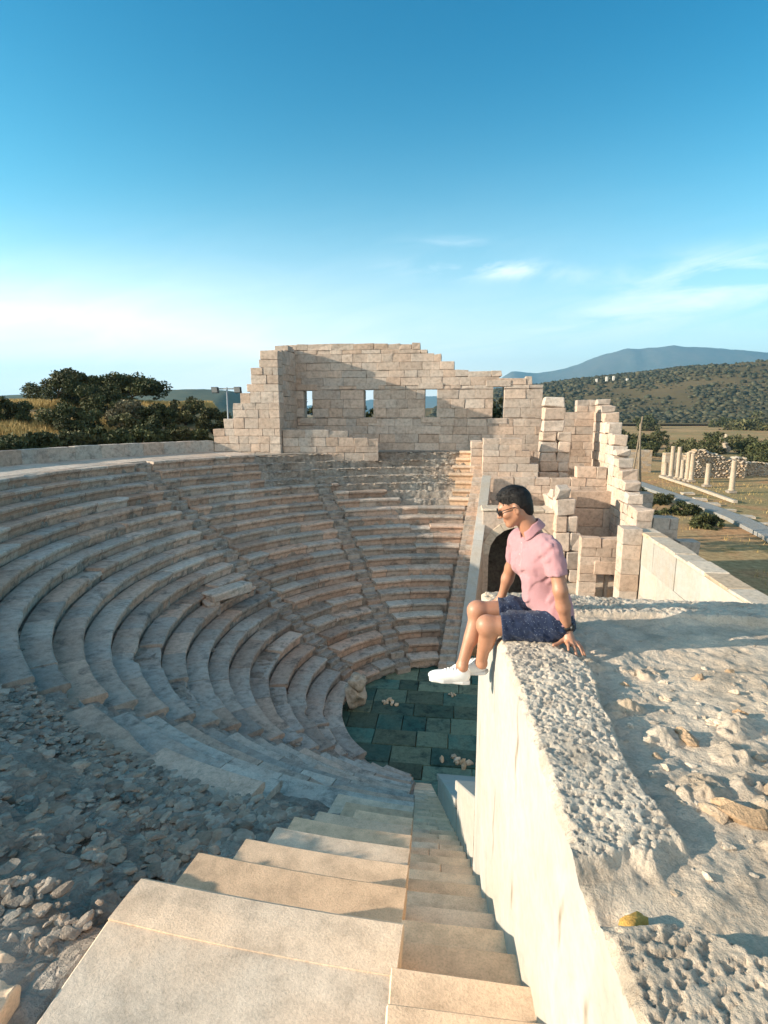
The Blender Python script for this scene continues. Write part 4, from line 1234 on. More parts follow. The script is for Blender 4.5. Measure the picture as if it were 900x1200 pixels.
o = masonry('ruin_wall', (32.1, 121.0), (1, 0), 7.7, 1.5, -12.3, [(0, 7.7, -7.5)], 53, mat='column', lrange=(.8, 1.4), ragged=.15, warm=.8)
tag(o, 'low tan wall ruin beyond the wooden pole', 'ruin')
for i, (x, y, w, h, lab) in enumerate(((93, 172, 2.4, 5.5, 'pale standing ruin stump on the field, left of a pair'), (98.5, 172, 2.0, 5.2, 'pale standing ruin stump on the field, right of a pair'), (80, 182, 1.8, 4.2, 'small pale ruin stump left of the large round bush'))):
    mb = MB(); rr = random.Random(i)
    for q in range(5): rock(mb, (x + rr.uniform(-.4, .4) * w * (1 - q / 6), y, -12.1 + h * (q + .5) / 5 + 1.5), (w * (.75 - .08 * q), w * .5, h * .16), 2, q + 9 * i, (1.25, .3, .1), .25, 0, 4)
    mbx = rock(mb, (x, y, -11), (w * 1.3, w * .8, 1.6), 2, 5 + i, (1.1, .3, .2), .3, 0, 4)
    tag(mb.build('ruin_stump', M['column']), lab, 'ruin', 'ruin stumps on the field')
# houses on the hill shoulder, a few pixels each
for i, (x, y, z) in enumerate(((232, 1010, 57), (247, 1005, 60), (262, 1020, 62), (276, 990, 56))):
    mb = MB(); s = 1.4
    block(mb, (x - s, y - 3, z - 8), (x + s, y + 3, z + .4), .05, lambda a, b, c: (a, b, c), 0, (1.3, 0, 0))
    o = mb.build('house', M['plaster']); tag(o, ['tiny white house on the hill shoulder, first from the left', 'tiny white house on the hill shoulder, second from the left', 'tiny white house on the hill shoulder, third from the left', 'tiny white house on the hill shoulder, lowest and rightmost'][i], 'house', 'white houses on the hill')

# floodlight post
M['steel'] = plain('grey_steel', (.28, .29, .30), .5, .5, .1, 20, 0, .3)
M['lampbox'] = plain('lamp_housing', (.06, .065, .07), .5, .4, .1)
fl = empty('floodlight_post', (-17.85, 42, -3), 'thin grey floodlight post with two square lamps on a crossbar', 'street lamp')
gz = float(ground_z([-17.85], [42.])[0])
mb = MB(); tube(mb, [(0, 0, gz + 3 - .2), (0, 0, 4.95)], [.075, .06], 10); mb.build('pole', M['steel'], fl, True)
mb = MB(); block(mb, (-.95, -.04, 4.80), (.95, .04, 4.9), .01, lambda a, b, c: (a, b, c), 0); mb.build('crossbar', M['steel'], fl)
for s in (-1, 1):
    mb = MB(); block(mb, (s * .92 - .27, -.20, 4.52), (s * .92 + .27, .05, 4.98), .03, lambda a, b, c: (a, b - (c - 4.75) * .25, c), 0); lo = mb.build('lamp', M['lampbox'], fl)
    mb = MB(); block(mb, (s * .92 - .22, -.235, 4.56), (s * .92 + .22, -.20, 4.94), .01, lambda a, b, c: (a, b - (c - 4.75) * .25, c), 0); mb.build('lamp_glass', M['steel'], lo)
# leaning wooden poles by the stepped wall
M['wood'] = plain('grey_wood', (.22, .17, .12), .85, .2, .3, 8, .5)
tp = empty('wooden_tripod', (16.6, 55, -11.2), 'leaning grey wooden pole tripod beyond the stepped outer wall', 'tripod')
for a, b in (((-.6, 0, -.1), (.35, 0, 10.9)), ((1.2, .6, -.1), (.2, .05, 10.2)), ((.2, -1.2, -.1), (.25, 0, 10.3))):
    mb = MB(); tube(mb, [a, b], [.11, .07], 8); mb.build('pole', M['wood'], tp, True)
# ------------------------------------------------------------------ the seated man: one smooth surface grown from a distance field
def seg(P, a, b, ra, rb):
    a = np.array(a, float); b = np.array(b, float); ab = b - a
    t = np.clip(((P - a) @ ab) / (ab @ ab), 0, 1)
    return np.linalg.norm(P - a - t[:, None] * ab, axis=1) - (ra + (rb - ra) * t)
def ell(P, c, r, ax=None):
    Q = P - np.array(c)
    if ax is not None: Q = Q @ np.array(ax).T
    r = np.array(r); k0 = np.linalg.norm(Q / r, axis=1); k1 = np.linalg.norm(Q / r ** 2, axis=1)
    return k0 * (k0 - 1) / np.maximum(k1, 1e-6)
def smin(a, b, k):
    h = np.clip(.5 + .5 * (b - a) / k, 0, 1)
    return b + (a - b) * h - k * h * (1 - h)
def smax(a, b, k): return -smin(-a, -b, k)

def surf(fn, lo, hi, h, bs=10):
    lo = np.array(lo, float); n = np.ceil((np.array(hi) - lo) / h / bs).astype(int) * bs + 1
    G = np.full(n, 9., np.float32)
    nb = (n - 1) // bs
    bi = np.stack(np.meshgrid(*[np.arange(q) for q in nb], indexing='ij'), -1).reshape(-1, 3)
    cen = lo + (bi * bs + bs / 2.) * h
    d = fn(cen)
    near_ = np.abs(d) < bs * h * .87 * 1.45 + .012
    loc = np.stack(np.meshgrid(*[np.arange(bs + 1)] * 3, indexing='ij'), -1).reshape(-1, 3)
    for b, dd, q in zip(bi, d, near_):
        if not q:
            s = tuple(slice(b[i] * bs, b[i] * bs + bs + 1) for i in range(3))
            G[s] = np.where(G[s] > 8.9, dd, G[s])
    act = bi[near_]
    for c0 in range(0, len(act), 120):
        A = act[c0:c0 + 120]
        ii = (A[:, None, :] * bs + loc[None]).reshape(-1, 3)
        G[ii[:, 0], ii[:, 1], ii[:, 2]] = fn(lo + ii * h)
    S = G < 0
    cross = np.zeros(n - 1, bool); c = S[:-1, :-1, :-1]
    acc = np.zeros((*(n - 1), 3), np.float32); cnt = np.zeros(n - 1, np.float32)
    for ax in range(3):
        o1, o2 = [i for i in range(3) if i != ax]
        for d1 in (0, 1):
            for d2 in (0, 1):
                sl0 = [None] * 3; sl1 = [None] * 3
                sl0[ax] = slice(0, n[ax] - 1); sl1[ax] = slice(1, n[ax])
                for o_, d_ in ((o1, d1), (o2, d2)):
                    sl0[o_] = sl1[o_] = slice(d_, n[o_] - 1 + d_)
                a = G[tuple(sl0)]; b = G[tuple(sl1)]
                x = (a < 0) != (b < 0)
                t = np.where(x, a / np.where(x, a - b, 1), 0)
                off = np.zeros((*x.shape, 3), np.float32); off[..., ax] = t; off[..., o1] = d1; off[..., o2] = d2
                acc += off * x[..., None]; cnt += x
    used = cnt > 0
    idx = np.full(n - 1, -1); idx[used] = np.arange(used.sum())
    cells = np.argwhere(used)
    V = lo + (cells + acc[used] / cnt[used][:, None]) * h
    F = []
    for ax in range(3):
        o1, o2 = [(1, 2), (2, 0), (0, 1)][ax]
        sl0 = [slice(1, n[i] - 1) for i in range(3)]; sl1 = list(sl0)
        sl0[ax] = slice(0, n[ax] - 1); sl1[ax] = slice(1, n[ax])
        a = S[tuple(sl0)]; b = S[tuple(sl1)]
        x = np.argwhere(a != b)
        if not len(x): continue
        fl = a[x[:, 0], x[:, 1], x[:, 2]]
        base = x.copy(); base[:, o1] += 1; base[:, o2] += 1
        def at(e1, e2):
            q = base.copy(); q[:, o1] += e1; q[:, o2] += e2
            return idx[q[:, 0], q[:, 1], q[:, 2]]
        Q = np.stack([at(-1, -1), at(0, -1), at(0, 0), at(-1, 0)], 1)
        Q[~fl] = Q[~fl][:, ::-1]
        F.append(Q)
    F = np.concatenate(F); F = F[(F >= 0).all(1)]
    return V, F

A3 = lambda *q: np.array(q, float)
SD = A3(.447, -.894, 0)                        # across the shoulders, towards the near side
FW = A3(-.894, -.447, 0)                       # where the chest faces
HN, HF = A3(.600, 3.27, -1.262), A3(.570, 3.50, -1.255)
KN, KF = A3(.205, 3.255, -1.272), A3(.152, 3.415, -1.238)
AN, AF = A3(.178, 3.355, -1.565), A3(.058, 3.345, -1.590)
SN, SF = A3(.558, 3.225, -.775), A3(.402, 3.565, -.800)
EN, EF = A3(.600, 3.150, -1.000), A3(.372, 3.670, -1.020)
WN, WF = A3(.662, 3.205, -1.250), A3(.325, 3.715, -1.225)
NB = A3(.462, 3.405, -.700)
# head frame
Hc = A3(.350, 3.40, -.560)
Fh = A3(-.93, .06, -.40); Fh /= np.linalg.norm(Fh)
Sh = np.cross(A3(0, 0, 1), Fh); Sh /= np.linalg.norm(Sh)     # towards +(z x f): the man's left, near the camera
Uh = np.cross(Fh, Sh)
if Sh[1] > 0: Sh = -Sh
AX = np.array([Fh, Sh, Uh])
def hp(a, b, c): return Hc + Fh * a + Sh * b + Uh * c

def torso(P):
    pel = seg(P, HN + A3(.0, .02, .03), HF + A3(.0, -.02, .03), .100, .100)
    wa = seg(P, A3(.565, 3.335, -1.08), A3(.555, 3.43, -1.08), .087, .087)
    ch = seg(P, A3(.487, 3.40, -.90) + SD * .075, A3(.487, 3.40, -.90) - SD * .072, .099, .099)
    up = seg(P, A3(.482, 3.40, -.79) + SD * .125, A3(.482, 3.40, -.79) - SD * .122, .066, .066)
    d = smin(pel, wa, .09); d = smin(d, ch, .10); d = smin(d, up, .07)
    return d
def hand(P, W, palm, tips, thumb, k):
    d = seg(P, W, palm, .026, .034)
    n = len(tips)
    for i, (kn, tip, r) in enumerate(tips):
        kn = np.array(kn); tip = np.array(tip); mid = kn * .5 + tip * .5 + A3(0, 0, .012)
        d = smin(d, np.minimum(seg(P, kn, mid, r * 1.12, r), seg(P, mid, tip, r, r * .82)), .007)
        d = smin(d, seg(P, palm, kn, .020, r * 1.2), .012)
    b, m, t = [np.array(q) for q in thumb]
    d = smin(d, np.minimum(seg(P, b, m, .015, .0115), seg(P, m, t, .0115, .009)), .009)
    return d
def zt(x, y, e=.010): return wt_z(x, y) + e
PN = A3(.672, 3.175, -1.312)
TIPS_N = [((.655, 3.142, -1.312), (.650, 3.078, zt(.650, 3.078)), .0098), ((.680, 3.135, -1.311), (.697, 3.075, zt(.697, 3.075)), .0102), ((.702, 3.145, -1.312), (.732, 3.090, zt(.732, 3.090)), .0096), ((.716, 3.163, -1.314), (.754, 3.122, zt(.754, 3.122)), .0086)]
TH_N = ((.650, 3.185, -1.300), (.610, 3.150, -1.318), (.575, 3.128, zt(.575, 3.128)))
PF = A3(.300, 3.725, -1.290)
TIPS_F = [((.275, 3.690, -1.286), (.215, 3.675, zt(.26, 3.675) + .0), .0098), ((.268, 3.712, -1.285), (.200, 3.708, zt(.26, 3.708) + .0), .0102), ((.268, 3.736, -1.286), (.203, 3.745, zt(.26, 3.745) + .0), .0096), ((.275, 3.757, -1.288), (.220, 3.778, zt(.26, 3.778) + .0), .0086)]
TH_F = ((.310, 3.695, -1.285), (.300, 3.662, -1.296), (.270, 3.640, zt(.28, 3.64)))
def legs(P):
    d = 9
    for H, K, A, bk in ((HN, KN, AN, A3(.036, .012, 0)), (HF, KF, AF, A3(.034, 0, -.01))):
        th = seg(P, H, K, .086, .056)
        kn = ell(P, K + A3(-.012, 0, .004), (.056, .052, .056))
        sh = seg(P, K, A, .047, .034)
        cf = seg(P, K + (A - K) * .22 + bk * .8, K + (A - K) * .48 + bk * .55, .044, .038)
        l = smin(smin(smin(th, kn, .03), sh, .035), cf, .035)
        an = seg(P, A + SD * .018, A - SD * .018, .029, .029)
        l = smin(l, an, .02)
        d = np.minimum(d, l)
    return d
def head(P):
    Q = (P - Hc) @ AX.T
    sk = ell(Q, (-.014, 0, .030), (.094, .074, .084))
    fc = ell(Q, (.030, 0, -.030), (.058, .056, .074))
    d = smin(sk, fc, .045)
    jw = np.minimum(seg(Q, (-.008, .052, -.045), (.058, .020, -.090), .020, .018), seg(Q, (-.008, -.052, -.045), (.058, -.020, -.090), .020, .018))
    d = smin(d, jw, .030)
    d = smin(d, ell(Q, (.068, 0, -.092), (.022, .022, .018)), .022)
    d = smin(d, seg(Q, (.083, .028, .022), (.083, -.028, .022), .012, .012), .022)
    d = smin(d, ell(Q, (.058, .040, -.024), (.028, .024, .022)), .02); d = smin(d, ell(Q, (.058, -.040, -.024), (.028, .024, .022)), .02)
    for s in (1, -1): d = smax(d, -ell(Q, (.098, s * .031, .001), (.018, .019, .012)), .012)
    d = smin(d, seg(Q, (.086, 0, .010), (.110, 0, -.026), .0075, .0125), .010)
    d = smin(d, ell(Q, (.098, .011, -.031), (.011, .008, .008)), .006); d = smin(d, ell(Q, (.098, -.011, -.031), (.011, .008, .008)), .006)
    d = smin(d, seg(Q, (.0855, .017, -.0545), (.0855, -.017, -.0545), .0068, .0068), .006)
    d = smin(d, seg(Q, (.084, .015, -.0655), (.084, -.015, -.0655), .0075, .0075), .006)
    for s in (1, -1):
        er = smax(ell(Q, (-.006, s * .078, -.012), (.019, .010, .031)), -ell(Q, (-.001, s * .089, -.010), (.010, .008, .018)), .004)
        d = smin(d, er, .006)
    return d
def body(P):
    d = torso(P) + .016
    d = smin(d, legs(P), .03)
    for S, E, Wr in ((SN, EN, WN), (SF, EF, WF)):
        ua = seg(P, S, E, .045, .039); fa = seg(P, E, E + (Wr - E) * .4, .040, .040); fb = seg(P, E + (Wr - E) * .4, Wr, .039, .026)
        d = smin(d, smin(smin(ua, fa, .02), fb, .02), .03)
    d = smin(d, seg(P, NB + A3(.02, 0, -.06), hp(-.022, 0, -.03), .062, .054), .035)
    d = smin(d, head(P), .022)
    d = smin(d, hand(P, WN, PN, TIPS_N, TH_N, .01), .012)
    d = smin(d, hand(P, WF, PF, TIPS_F, TH_F, .01), .012)
    return d
sk_m, nt_, b_ = newmat('skin')
P_ = N(nt_, 'ShaderNodeTexCoord').outputs['Object']
c_ = mixc(nt_, ramp(nt_, noise(nt_, 14, 4, .6, P_), [(.35, 0), (.65, 1)]), (.40, .195, .115), (.46, .225, .14))
c_ = mixc(nt_, ramp(nt_, noise(nt_, 260, 3, .6, P_), [(.3, 0), (.7, .25)]), c_, (.30, .13, .08))
nt_.links.new(c_, b_.inputs['Base Color']); b_.inputs['Roughness'].default_value = .48
b_.inputs['Subsurface Weight'].default_value = .12; b_.inputs['Subsurface Radius'].default_value = (.012, .005, .003)
bump(nt_, b_, noise(nt_, 220, 3, .6, P_), .25, .002)
M['skin'] = sk_m
M['hair'] = plain('black_hair', (.014, .011, .010), .55, .3, .5, 60)
def stretch_hair():
    m = M['hair']; nt = m.node_tree; b = [n for n in nt.nodes if n.type == 'BSDF_PRINCIPLED'][0]
    tcn = N(nt, 'ShaderNodeTexCoord'); mpn = N(nt, 'ShaderNodeMapping'); mpn.inputs['Scale'].default_value = (60, 240, 120)
    nt.links.new(tcn.outputs['Object'], mpn.inputs[0]); bump(nt, b, noise(nt, 1., 4, .7, mpn.outputs[0]), .9, .006)
stretch_hair()
def cloth_mat(name, a, b2, speck=None, rough=.85):
    m, nt, b = newmat(name); P = N(nt, 'ShaderNodeTexCoord').outputs['Object']
    c = mixc(nt, ramp(nt, noise(nt, 500, 2, .6, P), [(.35, 0), (.65, 1)]), a, b2)
    if speck:
        vo = N(nt, 'ShaderNodeTexVoronoi'); vo.inputs['Scale'].default_value = 85; nt.links.new(P, vo.inputs['Vector'])
        c = mixc(nt, ramp(nt, vo.outputs['Distance'], [(.10, 1), (.2, 0)]), c, speck)
    nt.links.new(c, b.inputs['Base Color']); b.inputs['Roughness'].default_value = rough; b.inputs['Specular IOR Level'].default_value = .2
    b.inputs['Sheen Weight'].default_value = .15
    h = N(nt, 'ShaderNodeMath', operation='ADD'); nt.links.new(noise(nt, 26, 4, .55, P, .5), h.inputs[0]); nt.links.new(noise(nt, 700, 2, .5, P), h.inputs[1])
    bump(nt, b, h.outputs[0], .55, .010)
    return m
M['shirt'] = cloth_mat('pink_cotton', (.46, .225, .245), (.52, .29, .31))
M['shorts'] = cloth_mat('navy_print', (.011, .020, .052), (.018, .030, .070), (.24, .28, .36))
M['shoe'] = plain('white_canvas', (.80, .79, .77), .7, .3, .05, 200, .3)
M['sole'] = plain('white_rubber', (.72, .71, .69), .5, .4, .03)
M['black'] = plain('black_plastic', (.012, .012, .013), .5, .5, .05)
M['lens'] = plain('dark_lens', (.008, .008, .010), .06, .6, .0)
M['strap'] = plain('dark_strap', (.02, .018, .018), .6, .3, .1)
M['button'] = plain('shirt_button', (.62, .42, .44), .4, .4, .0)

V, F = surf(body, (-.06, 2.98, -1.70), (.86, 3.88, -.40), .0062)
man = np_mesh('person', V, F, M['skin'], None, True)
tag(man, 'young man in pink polo shirt and navy shorts sitting on the wall edge', 'person')

def foldn(P, f, amp, seed, axis): return (fbm(P * np.array(axis) * f, 3, seed)) * amp
def shirt(P):
    d = torso(P) - .012
    for S, E in ((SN, EN), (SF, EF)):
        e = S + (E - S) * .66
        sl = seg(P, S, e + (E - S) * .2, .060, .064)
        ax = (E - S) / np.linalg.norm(E - S)
        sl = np.maximum(sl, (P - e) @ ax)
        d = smin(d, sl, .035)
    # loose cloth hanging at the belly and back
    d = smin(d, seg(P, A3(.60, 3.33, -1.16), A3(.60, 3.43, -1.16), .098, .098), .05)
    d = smin(d, seg(P, A3(.52, 3.36, -1.02) + FW * .02, A3(.51, 3.36, -1.10) + FW * .010, .088, .083), .06)
    f = fbm(np.stack([P[:, 0] * 9 + P[:, 2] * 7, P[:, 1] * 6, P[:, 2] * 5 - P[:, 0] * 7], 1), 3, 201) * .012
    f += np.maximum(fbm(np.stack([P[:, 0] * 16 - P[:, 2] * 13, P[:, 1] * 9, P[:, 2] * 6 + P[:, 0] * 6], 1), 2, 202), 0) * .018
    d = d - .004 + np.clip(f, -.012, .010)
    hem = (-1.185 - .40 * (P[:, 0] - .45) + .012 * np.sin(P[:, 1] * 40)) - P[:, 2]
    d = smax(d, hem, .008)
    # neck opening
    nk = hp(-.03, 0, -.085); dirn = hp(-.022, 0, -.03) - (NB + A3(.02, 0, -.06)); dirn /= np.linalg.norm(dirn)
    d = smax(d, (P - (NB + dirn * .028)) @ dirn, .012)
    return d
V, F = surf(shirt, (.24, 3.02, -1.36), (.80, 3.80, -.58), .0062)
o = np_mesh('shirt', V, F, M['shirt'], man, True)
# collar: folded band round the neck, open at the throat
def collar(P):
    dirn = hp(-.022, 0, -.03) - (NB + A3(.02, 0, -.06)); dirn /= np.linalg.norm(dirn)
    c = NB + dirn * .022
    q = P - c; h = q @ dirn; rad = q - np.outer(h, dirn); r = np.linalg.norm(rad, axis=1)
    fwc = FW - dirn * (FW @ dirn); fwc /= np.linalg.norm(fwc)
    a = (rad @ fwc) / np.maximum(r, 1e-4)
    drop = .020 * sstep(.2, 1., a)
    rr = .068 + .012 * sstep(.3, 1, a) - .32 * (h + drop)
    d = np.maximum(np.abs(r - rr) - .0055, np.abs(h + drop + .004) - .026)
    return np.maximum(d, (a - .965) * .08)
V, F = surf(collar, NB - .14, NB + .16, .0045)
np_mesh('collar', V, F, M['shirt'], man, True)
mb = MB()
for z in (-.775, -.845, -.915, -.985):
    p = A3(.48, 3.40, z) + FW * .20
    for _ in range(60):
        d_ = float(shirt(p[None])[0])
        if d_ < .0008: break
        p = p - FW * max(d_, .0008) * .8
    V_, F_ = ICO[2]
    W_ = V_ * .0052; W_ = W_ - np.outer((W_ @ FW) * .55, FW); mb.add(W_ + p + FW * .001, F_)
for i in range(40):                            # button placket
    z = -.745 - .30 * i / 39
    p = A3(.48, 3.40, z) + FW * .20 + SD * .016
    for _ in range(60):
        d_ = float(shirt(p[None])[0])
        if d_ < .0008: break
        p = p - FW * max(d_, .0008) * .8
    if i: tube(mb, [q0, p], [.0016, .0016], 4)
    q0 = p
mb.build('buttons', M['button'], o, True)
def shorts(P):
    d = seg(P, HN + A3(.0, .02, .03), HF + A3(.0, -.02, .03), .112, .112)
    for H, K in ((HN, KN), (HF, KF)):
        d = smin(d, seg(P, H, K, .104, .078), .03)
    f = fbm(np.stack([P[:, 0] * 16 + P[:, 2] * 18, P[:, 1] * 9, P[:, 2] * 12 - P[:, 0] * 6], 1), 3, 205) * .014
    d = d + f
    d = smax(d, (.292 + .10 * (P[:, 2] + 1.33) * -1) - P[:, 0], .004)
    d = smax(d, P[:, 2] + 1.10, .01)
    return d
V, F = surf(shorts, (.24, 3.08, -1.42), (.80, 3.70, -1.06), .0062)
np_mesh('shorts', V, F, M['shorts'], man, True)
def hair(P):
    Q = (P - Hc) @ AX.T
    nz = fbm(np.stack([Q[:, 0] * 22, Q[:, 1] * 70, Q[:, 2] * 30], 1), 3, 210)
    d = ell(Q, (-.017, 0, .034), (.0975, .0762, .0905))
    d = smin(d, ell(Q, (.012, 0, .087), (.062, .054, .037)), .035)
    d = smin(d, ell(Q, (-.066, 0, -.030), (.036, .056, .060)), .03)
    d = d + nz * .0028
    # hairline: high over the forehead, down in front of the ear, round the ear, to the nape
    a, b, c = Q[:, 0], np.abs(Q[:, 1]), Q[:, 2]
    line = np.where(a > .045, .066, np.where(a > .0, .012 + (a - .0) * 1.2, np.where(a > -.03, .018, -.055)))
    line = np.interp(a, [-.12, -.075, -.035, -.026, .004, .016, .022, .050, .070, .11], [-.100, -.092, -.060, .006, .014, -.030, -.004, .036, .058, .064])
    d = smax(d, line - c + nz * .003, .006)
    return d
V, F = surf(hair, Hc - .16, Hc + .17, .0042)
hs_o = np_mesh('hair', V, F, M['hair'], man, True)
def strands():
    r = np.random.RandomState(6); mb = MB()
    Q = (V - Hc) @ AX.T
    for i in r.choice(len(V), 1500):
        a, b, c = Q[i]
        if c < .035 and r.random_sample() < .6: continue
        n = Q[i] - np.array([-.01, 0, .02]); n /= np.linalg.norm(n)
        top = sstep(.05, .10, c)
        comb = np.array([.75, -.2 + .3 * r.normal(), .35]) * top + np.array([-.5, 0, -.8]) * (1 - top)
        t = comb - n * (comb @ n); t /= max(1e-6, np.linalg.norm(t))
        L = (.012 + .016 * top) * r.uniform(.6, 1.3)
        p0 = Q[i] - n * .003; p1 = p0 + t * L * .55 + n * (.003 + .004 * top); p2 = p0 + t * L + n * (.002 + .007 * top * r.random_sample())
        s = np.cross(t, n) * .0016
        mb.add([tuple(hp(*q)) for q in (p0 - s, p0 + s, p1 + s * .8, p1 - s * .8, p2)], [(0, 1, 2, 3), (3, 2, 4)])
    mb.build('hair_strands', M['hair'], hs_o)
strands()

def shoe(name, heel, toe, ank, seed):
    heel = np.array(heel); toe = np.array(toe); ank = np.array(ank)
    f = toe - heel; L = np.linalg.norm(f); f /= L
    s = np.cross(f, A3(0, 0, 1)); s /= np.linalg.norm(s); u = np.cross(s, f)
    ax = np.array([f, s, u])
    def fn(P):
        Q = (P - heel) @ ax.T
        up_ = smin(ell(Q, (.035, 0, .040), (.052, .036, .058)), ell(Q, (L - .075, 0, .022), (.092, .045, .036)), .04)
        up_ = smin(up_, ell(Q, (.085, 0, .040), (.07, .037, .042)), .03)
        d = smax(up_, .004 - Q[:, 2], .004)
        d = smax(d, Q[:, 2] - (.088 - np.clip(Q[:, 0] - .02, 0, .2) * .02), .004)
        return d
    def so(P):
        Q = (P - heel) @ ax.T
        x = Q[:, 0]; w = np.interp(x, [-.02, .03, .10, L - .08, L - .01, L + .02], [.026, .037, .034, .046, .036, .018])
        pl = np.maximum(np.abs(Q[:, 1]) - w, np.abs(x - L / 2 + .004) - (L / 2 + .012))
        return smax(pl, np.abs(Q[:, 2] - .000) - .0125, .006)
    lo_ = np.minimum(heel, toe) - .09; hi_ = np.maximum(heel, toe) + .10
    V, F = surf(fn, lo_, hi_, .0045); o = np_mesh('shoe', V, F, M['shoe'], man, True)
    mb = MB()
    for i in range(5):
        a = .070 + .019 * i; pts = []
        for b in (-.024, -.012, 0, .012, .024):
            q = heel + f * (a + .004 * (1 if b > 0 else -1)) + s * b + u * .13
            for _ in range(50):
                d_ = float(fn(q[None])[0])
                if d_ < .001: break
                q = q - u * max(d_ * .7, .0008)
            pts.append(q + u * .001)
        tube(mb, pts, [.0028] * 5, 5)
    mb.build('laces', M['sole'], o, True)
    V, F = surf(so, lo_, hi_, .0045); np_mesh('sole', V, F, M['sole'], o, True)
    return o
shoe('shoe', (.092, 3.345, -1.690), (-.140, 3.320, -1.668), AF, 1)
shoe('shoe', (.205, 3.400, -1.645), (.010, 3.490, -1.700), AN, 2)

# glasses, watch, buttons
mb = MB()
for s in (1, -1):
    tube(mb, [hp(.104, s * .058, .010), hp(.06, s * .074, .012), hp(.0, s * .084, .010), hp(-.018, s * .083, -.004)], [.0032, .003, .003, .003], 6)
    for k in range(16):
        a0, a1 = k / 16 * 6.283, (k + 1) / 16 * 6.283
        tube(mb, [hp(.108 - abs(s * .032 + .026 * math.cos(q)) * .12, s * .032 + .026 * math.cos(q), .002 + .0185 * math.sin(q)) for q in (a0, a1)], [.0030, .0030], 5)
tube(mb, [hp(.109, .009, .006), hp(.112, 0, .008), hp(.109, -.009, .006)], [.003] * 3, 6)
gl = mb.build('sunglasses', M['black'], man, True)
mb = MB()
for s in (1, -1):
    V = []
    for xo in (.0012, -.0012):
        for k in range(16):
            q = k / 16 * 6.283; V.append(tuple(hp(.108 + xo - abs(s * .032 + .025 * math.cos(q)) * .12, s * .032 + .025 * math.cos(q), .002 + .0175 * math.sin(q))))
    mb.add(V, [tuple(range(16)), tuple(range(31, 15, -1))] + [(k, (k + 1) % 16, 16 + (k + 1) % 16, 16 + k) for k in range(16)])
mb.build('lens', M['lens'], gl)
wd = (WN - EN) / np.linalg.norm(WN - EN); wc = EN + (WN - EN) * .93
wu = np.cross(wd, A3(0, -1, 0)); wu /= np.linalg.norm(wu); wv = np.cross(wd, wu)
mb = MB(); V = []; n_ = 24
for hh, rr in ((-.011, .0325), (-.011, .0365), (.011, .0355), (.011, .0315)):
    for k in range(n_):
        a = 6.283 * k / n_; V.append(tuple(wc + wd * hh + (wu * math.cos(a) + wv * math.sin(a)) * rr))
mb.add(V, [(i * n_ + k, i * n_ + (k + 1) % n_, ((i + 1) % 4) * n_ + (k + 1) % n_, ((i + 1) % 4) * n_ + k) for i in range(4) for k in range(n_)])
wt_ = mb.build('wrist_watch', M['strap'], man, True)
mb = MB(); fdir = A3(.75, -.6, .1); fdir -= wd * (fdir @ wd); fdir /= np.linalg.norm(fdir); fs = np.cross(fdir, wd)
V = []
for hh, rr in ((.032, .019), (.042, .019), (.044, .016)):
    for k in range(16):
        a = 6.283 * k / 16; V.append(tuple(wc + fdir * hh + (wd * math.cos(a) + fs * math.sin(a)) * rr))
mb.add(V, [(i * 16 + k, i * 16 + (k + 1) % 16, (i + 1) * 16 + (k + 1) % 16, (i + 1) * 16 + k) for i in range(2) for k in range(16)] + [tuple(range(32, 48))])
mb.build('watch_case', M['black'], wt_, False)
# ------------------------------------------------------------------ light, sky, air, camera
SUN = Vector((1, .29, -.30)).normalized()
elev = math.asin(-SUN.z); azim = math.atan2(-SUN.x, -SUN.y)
L = bpy.data.lights.new('sun', 'SUN'); L.energy = 4.6; L.angle = RAD(.55); L.color = (1., .86, .68)
lo = bpy.data.objects.new('sun', L); COL.objects.link(lo); lo.rotation_euler = SUN.to_track_quat('-Z', 'Y').to_euler(); lo.location = (-60, -20, 60)

W = bpy.data.worlds.new('World'); SC.world = W; W.use_nodes = True
nt = W.node_tree; nt.nodes.clear()
out = N(nt, 'ShaderNodeOutputWorld'); bg = N(nt, 'ShaderNodeBackground'); nt.links.new(bg.outputs[0], out.inputs[0])
sky = N(nt, 'ShaderNodeTexSky', sky_type='NISHITA'); sky.sun_disc = False
sky.sun_elevation = elev; sky.sun_rotation = azim % (2 * math.pi)
sky.air_density = 1.0; sky.dust_density = 1.2; sky.ozone_density = 2.2; sky.altitude = 20
hs = N(nt, 'ShaderNodeHueSaturation'); hs.inputs['Saturation'].default_value = 1.2; hs.inputs['Hue'].default_value = .475
nt.links.new(sky.outputs[0], hs.inputs['Color'])
c = mixc(nt, 1., hs.outputs[0], SKY_TINT, 'MULTIPLY')
tc = N(nt, 'ShaderNodeTexCoord'); sp = N(nt, 'ShaderNodeSeparateXYZ'); nt.links.new(tc.outputs['Generated'], sp.inputs[0])
def mth(op, a, b=None):
    n = N(nt, 'ShaderNodeMath', operation=op)
    for i, v in enumerate((a, b)):
        if v is None: continue
        if hasattr(v, 'links'): nt.links.new(v, n.inputs[i])
        else: n.inputs[i].default_value = v
    return n.outputs[0]
yy = mth('MAXIMUM', sp.outputs[1], .05)
ca = mth('DIVIDE', sp.outputs[0], yy); ce = mth('DIVIDE', sp.outputs[2], yy)
def gauss(a0, e0, wa, we, shear=0.):
    da = mth('DIVIDE', mth('SUBTRACT', ca, a0), wa)
    de = mth('DIVIDE', mth('SUBTRACT', mth('SUBTRACT', ce, e0), mth('MULTIPLY', mth('SUBTRACT', ca, a0), shear)), we)
    q = mth('ADD', mth('MULTIPLY', da, da), mth('MULTIPLY', de, de))
    return mth('POWER', 2.718, mth('MULTIPLY', q, -1.))
mp = N(nt, 'ShaderNodeCombineXYZ')
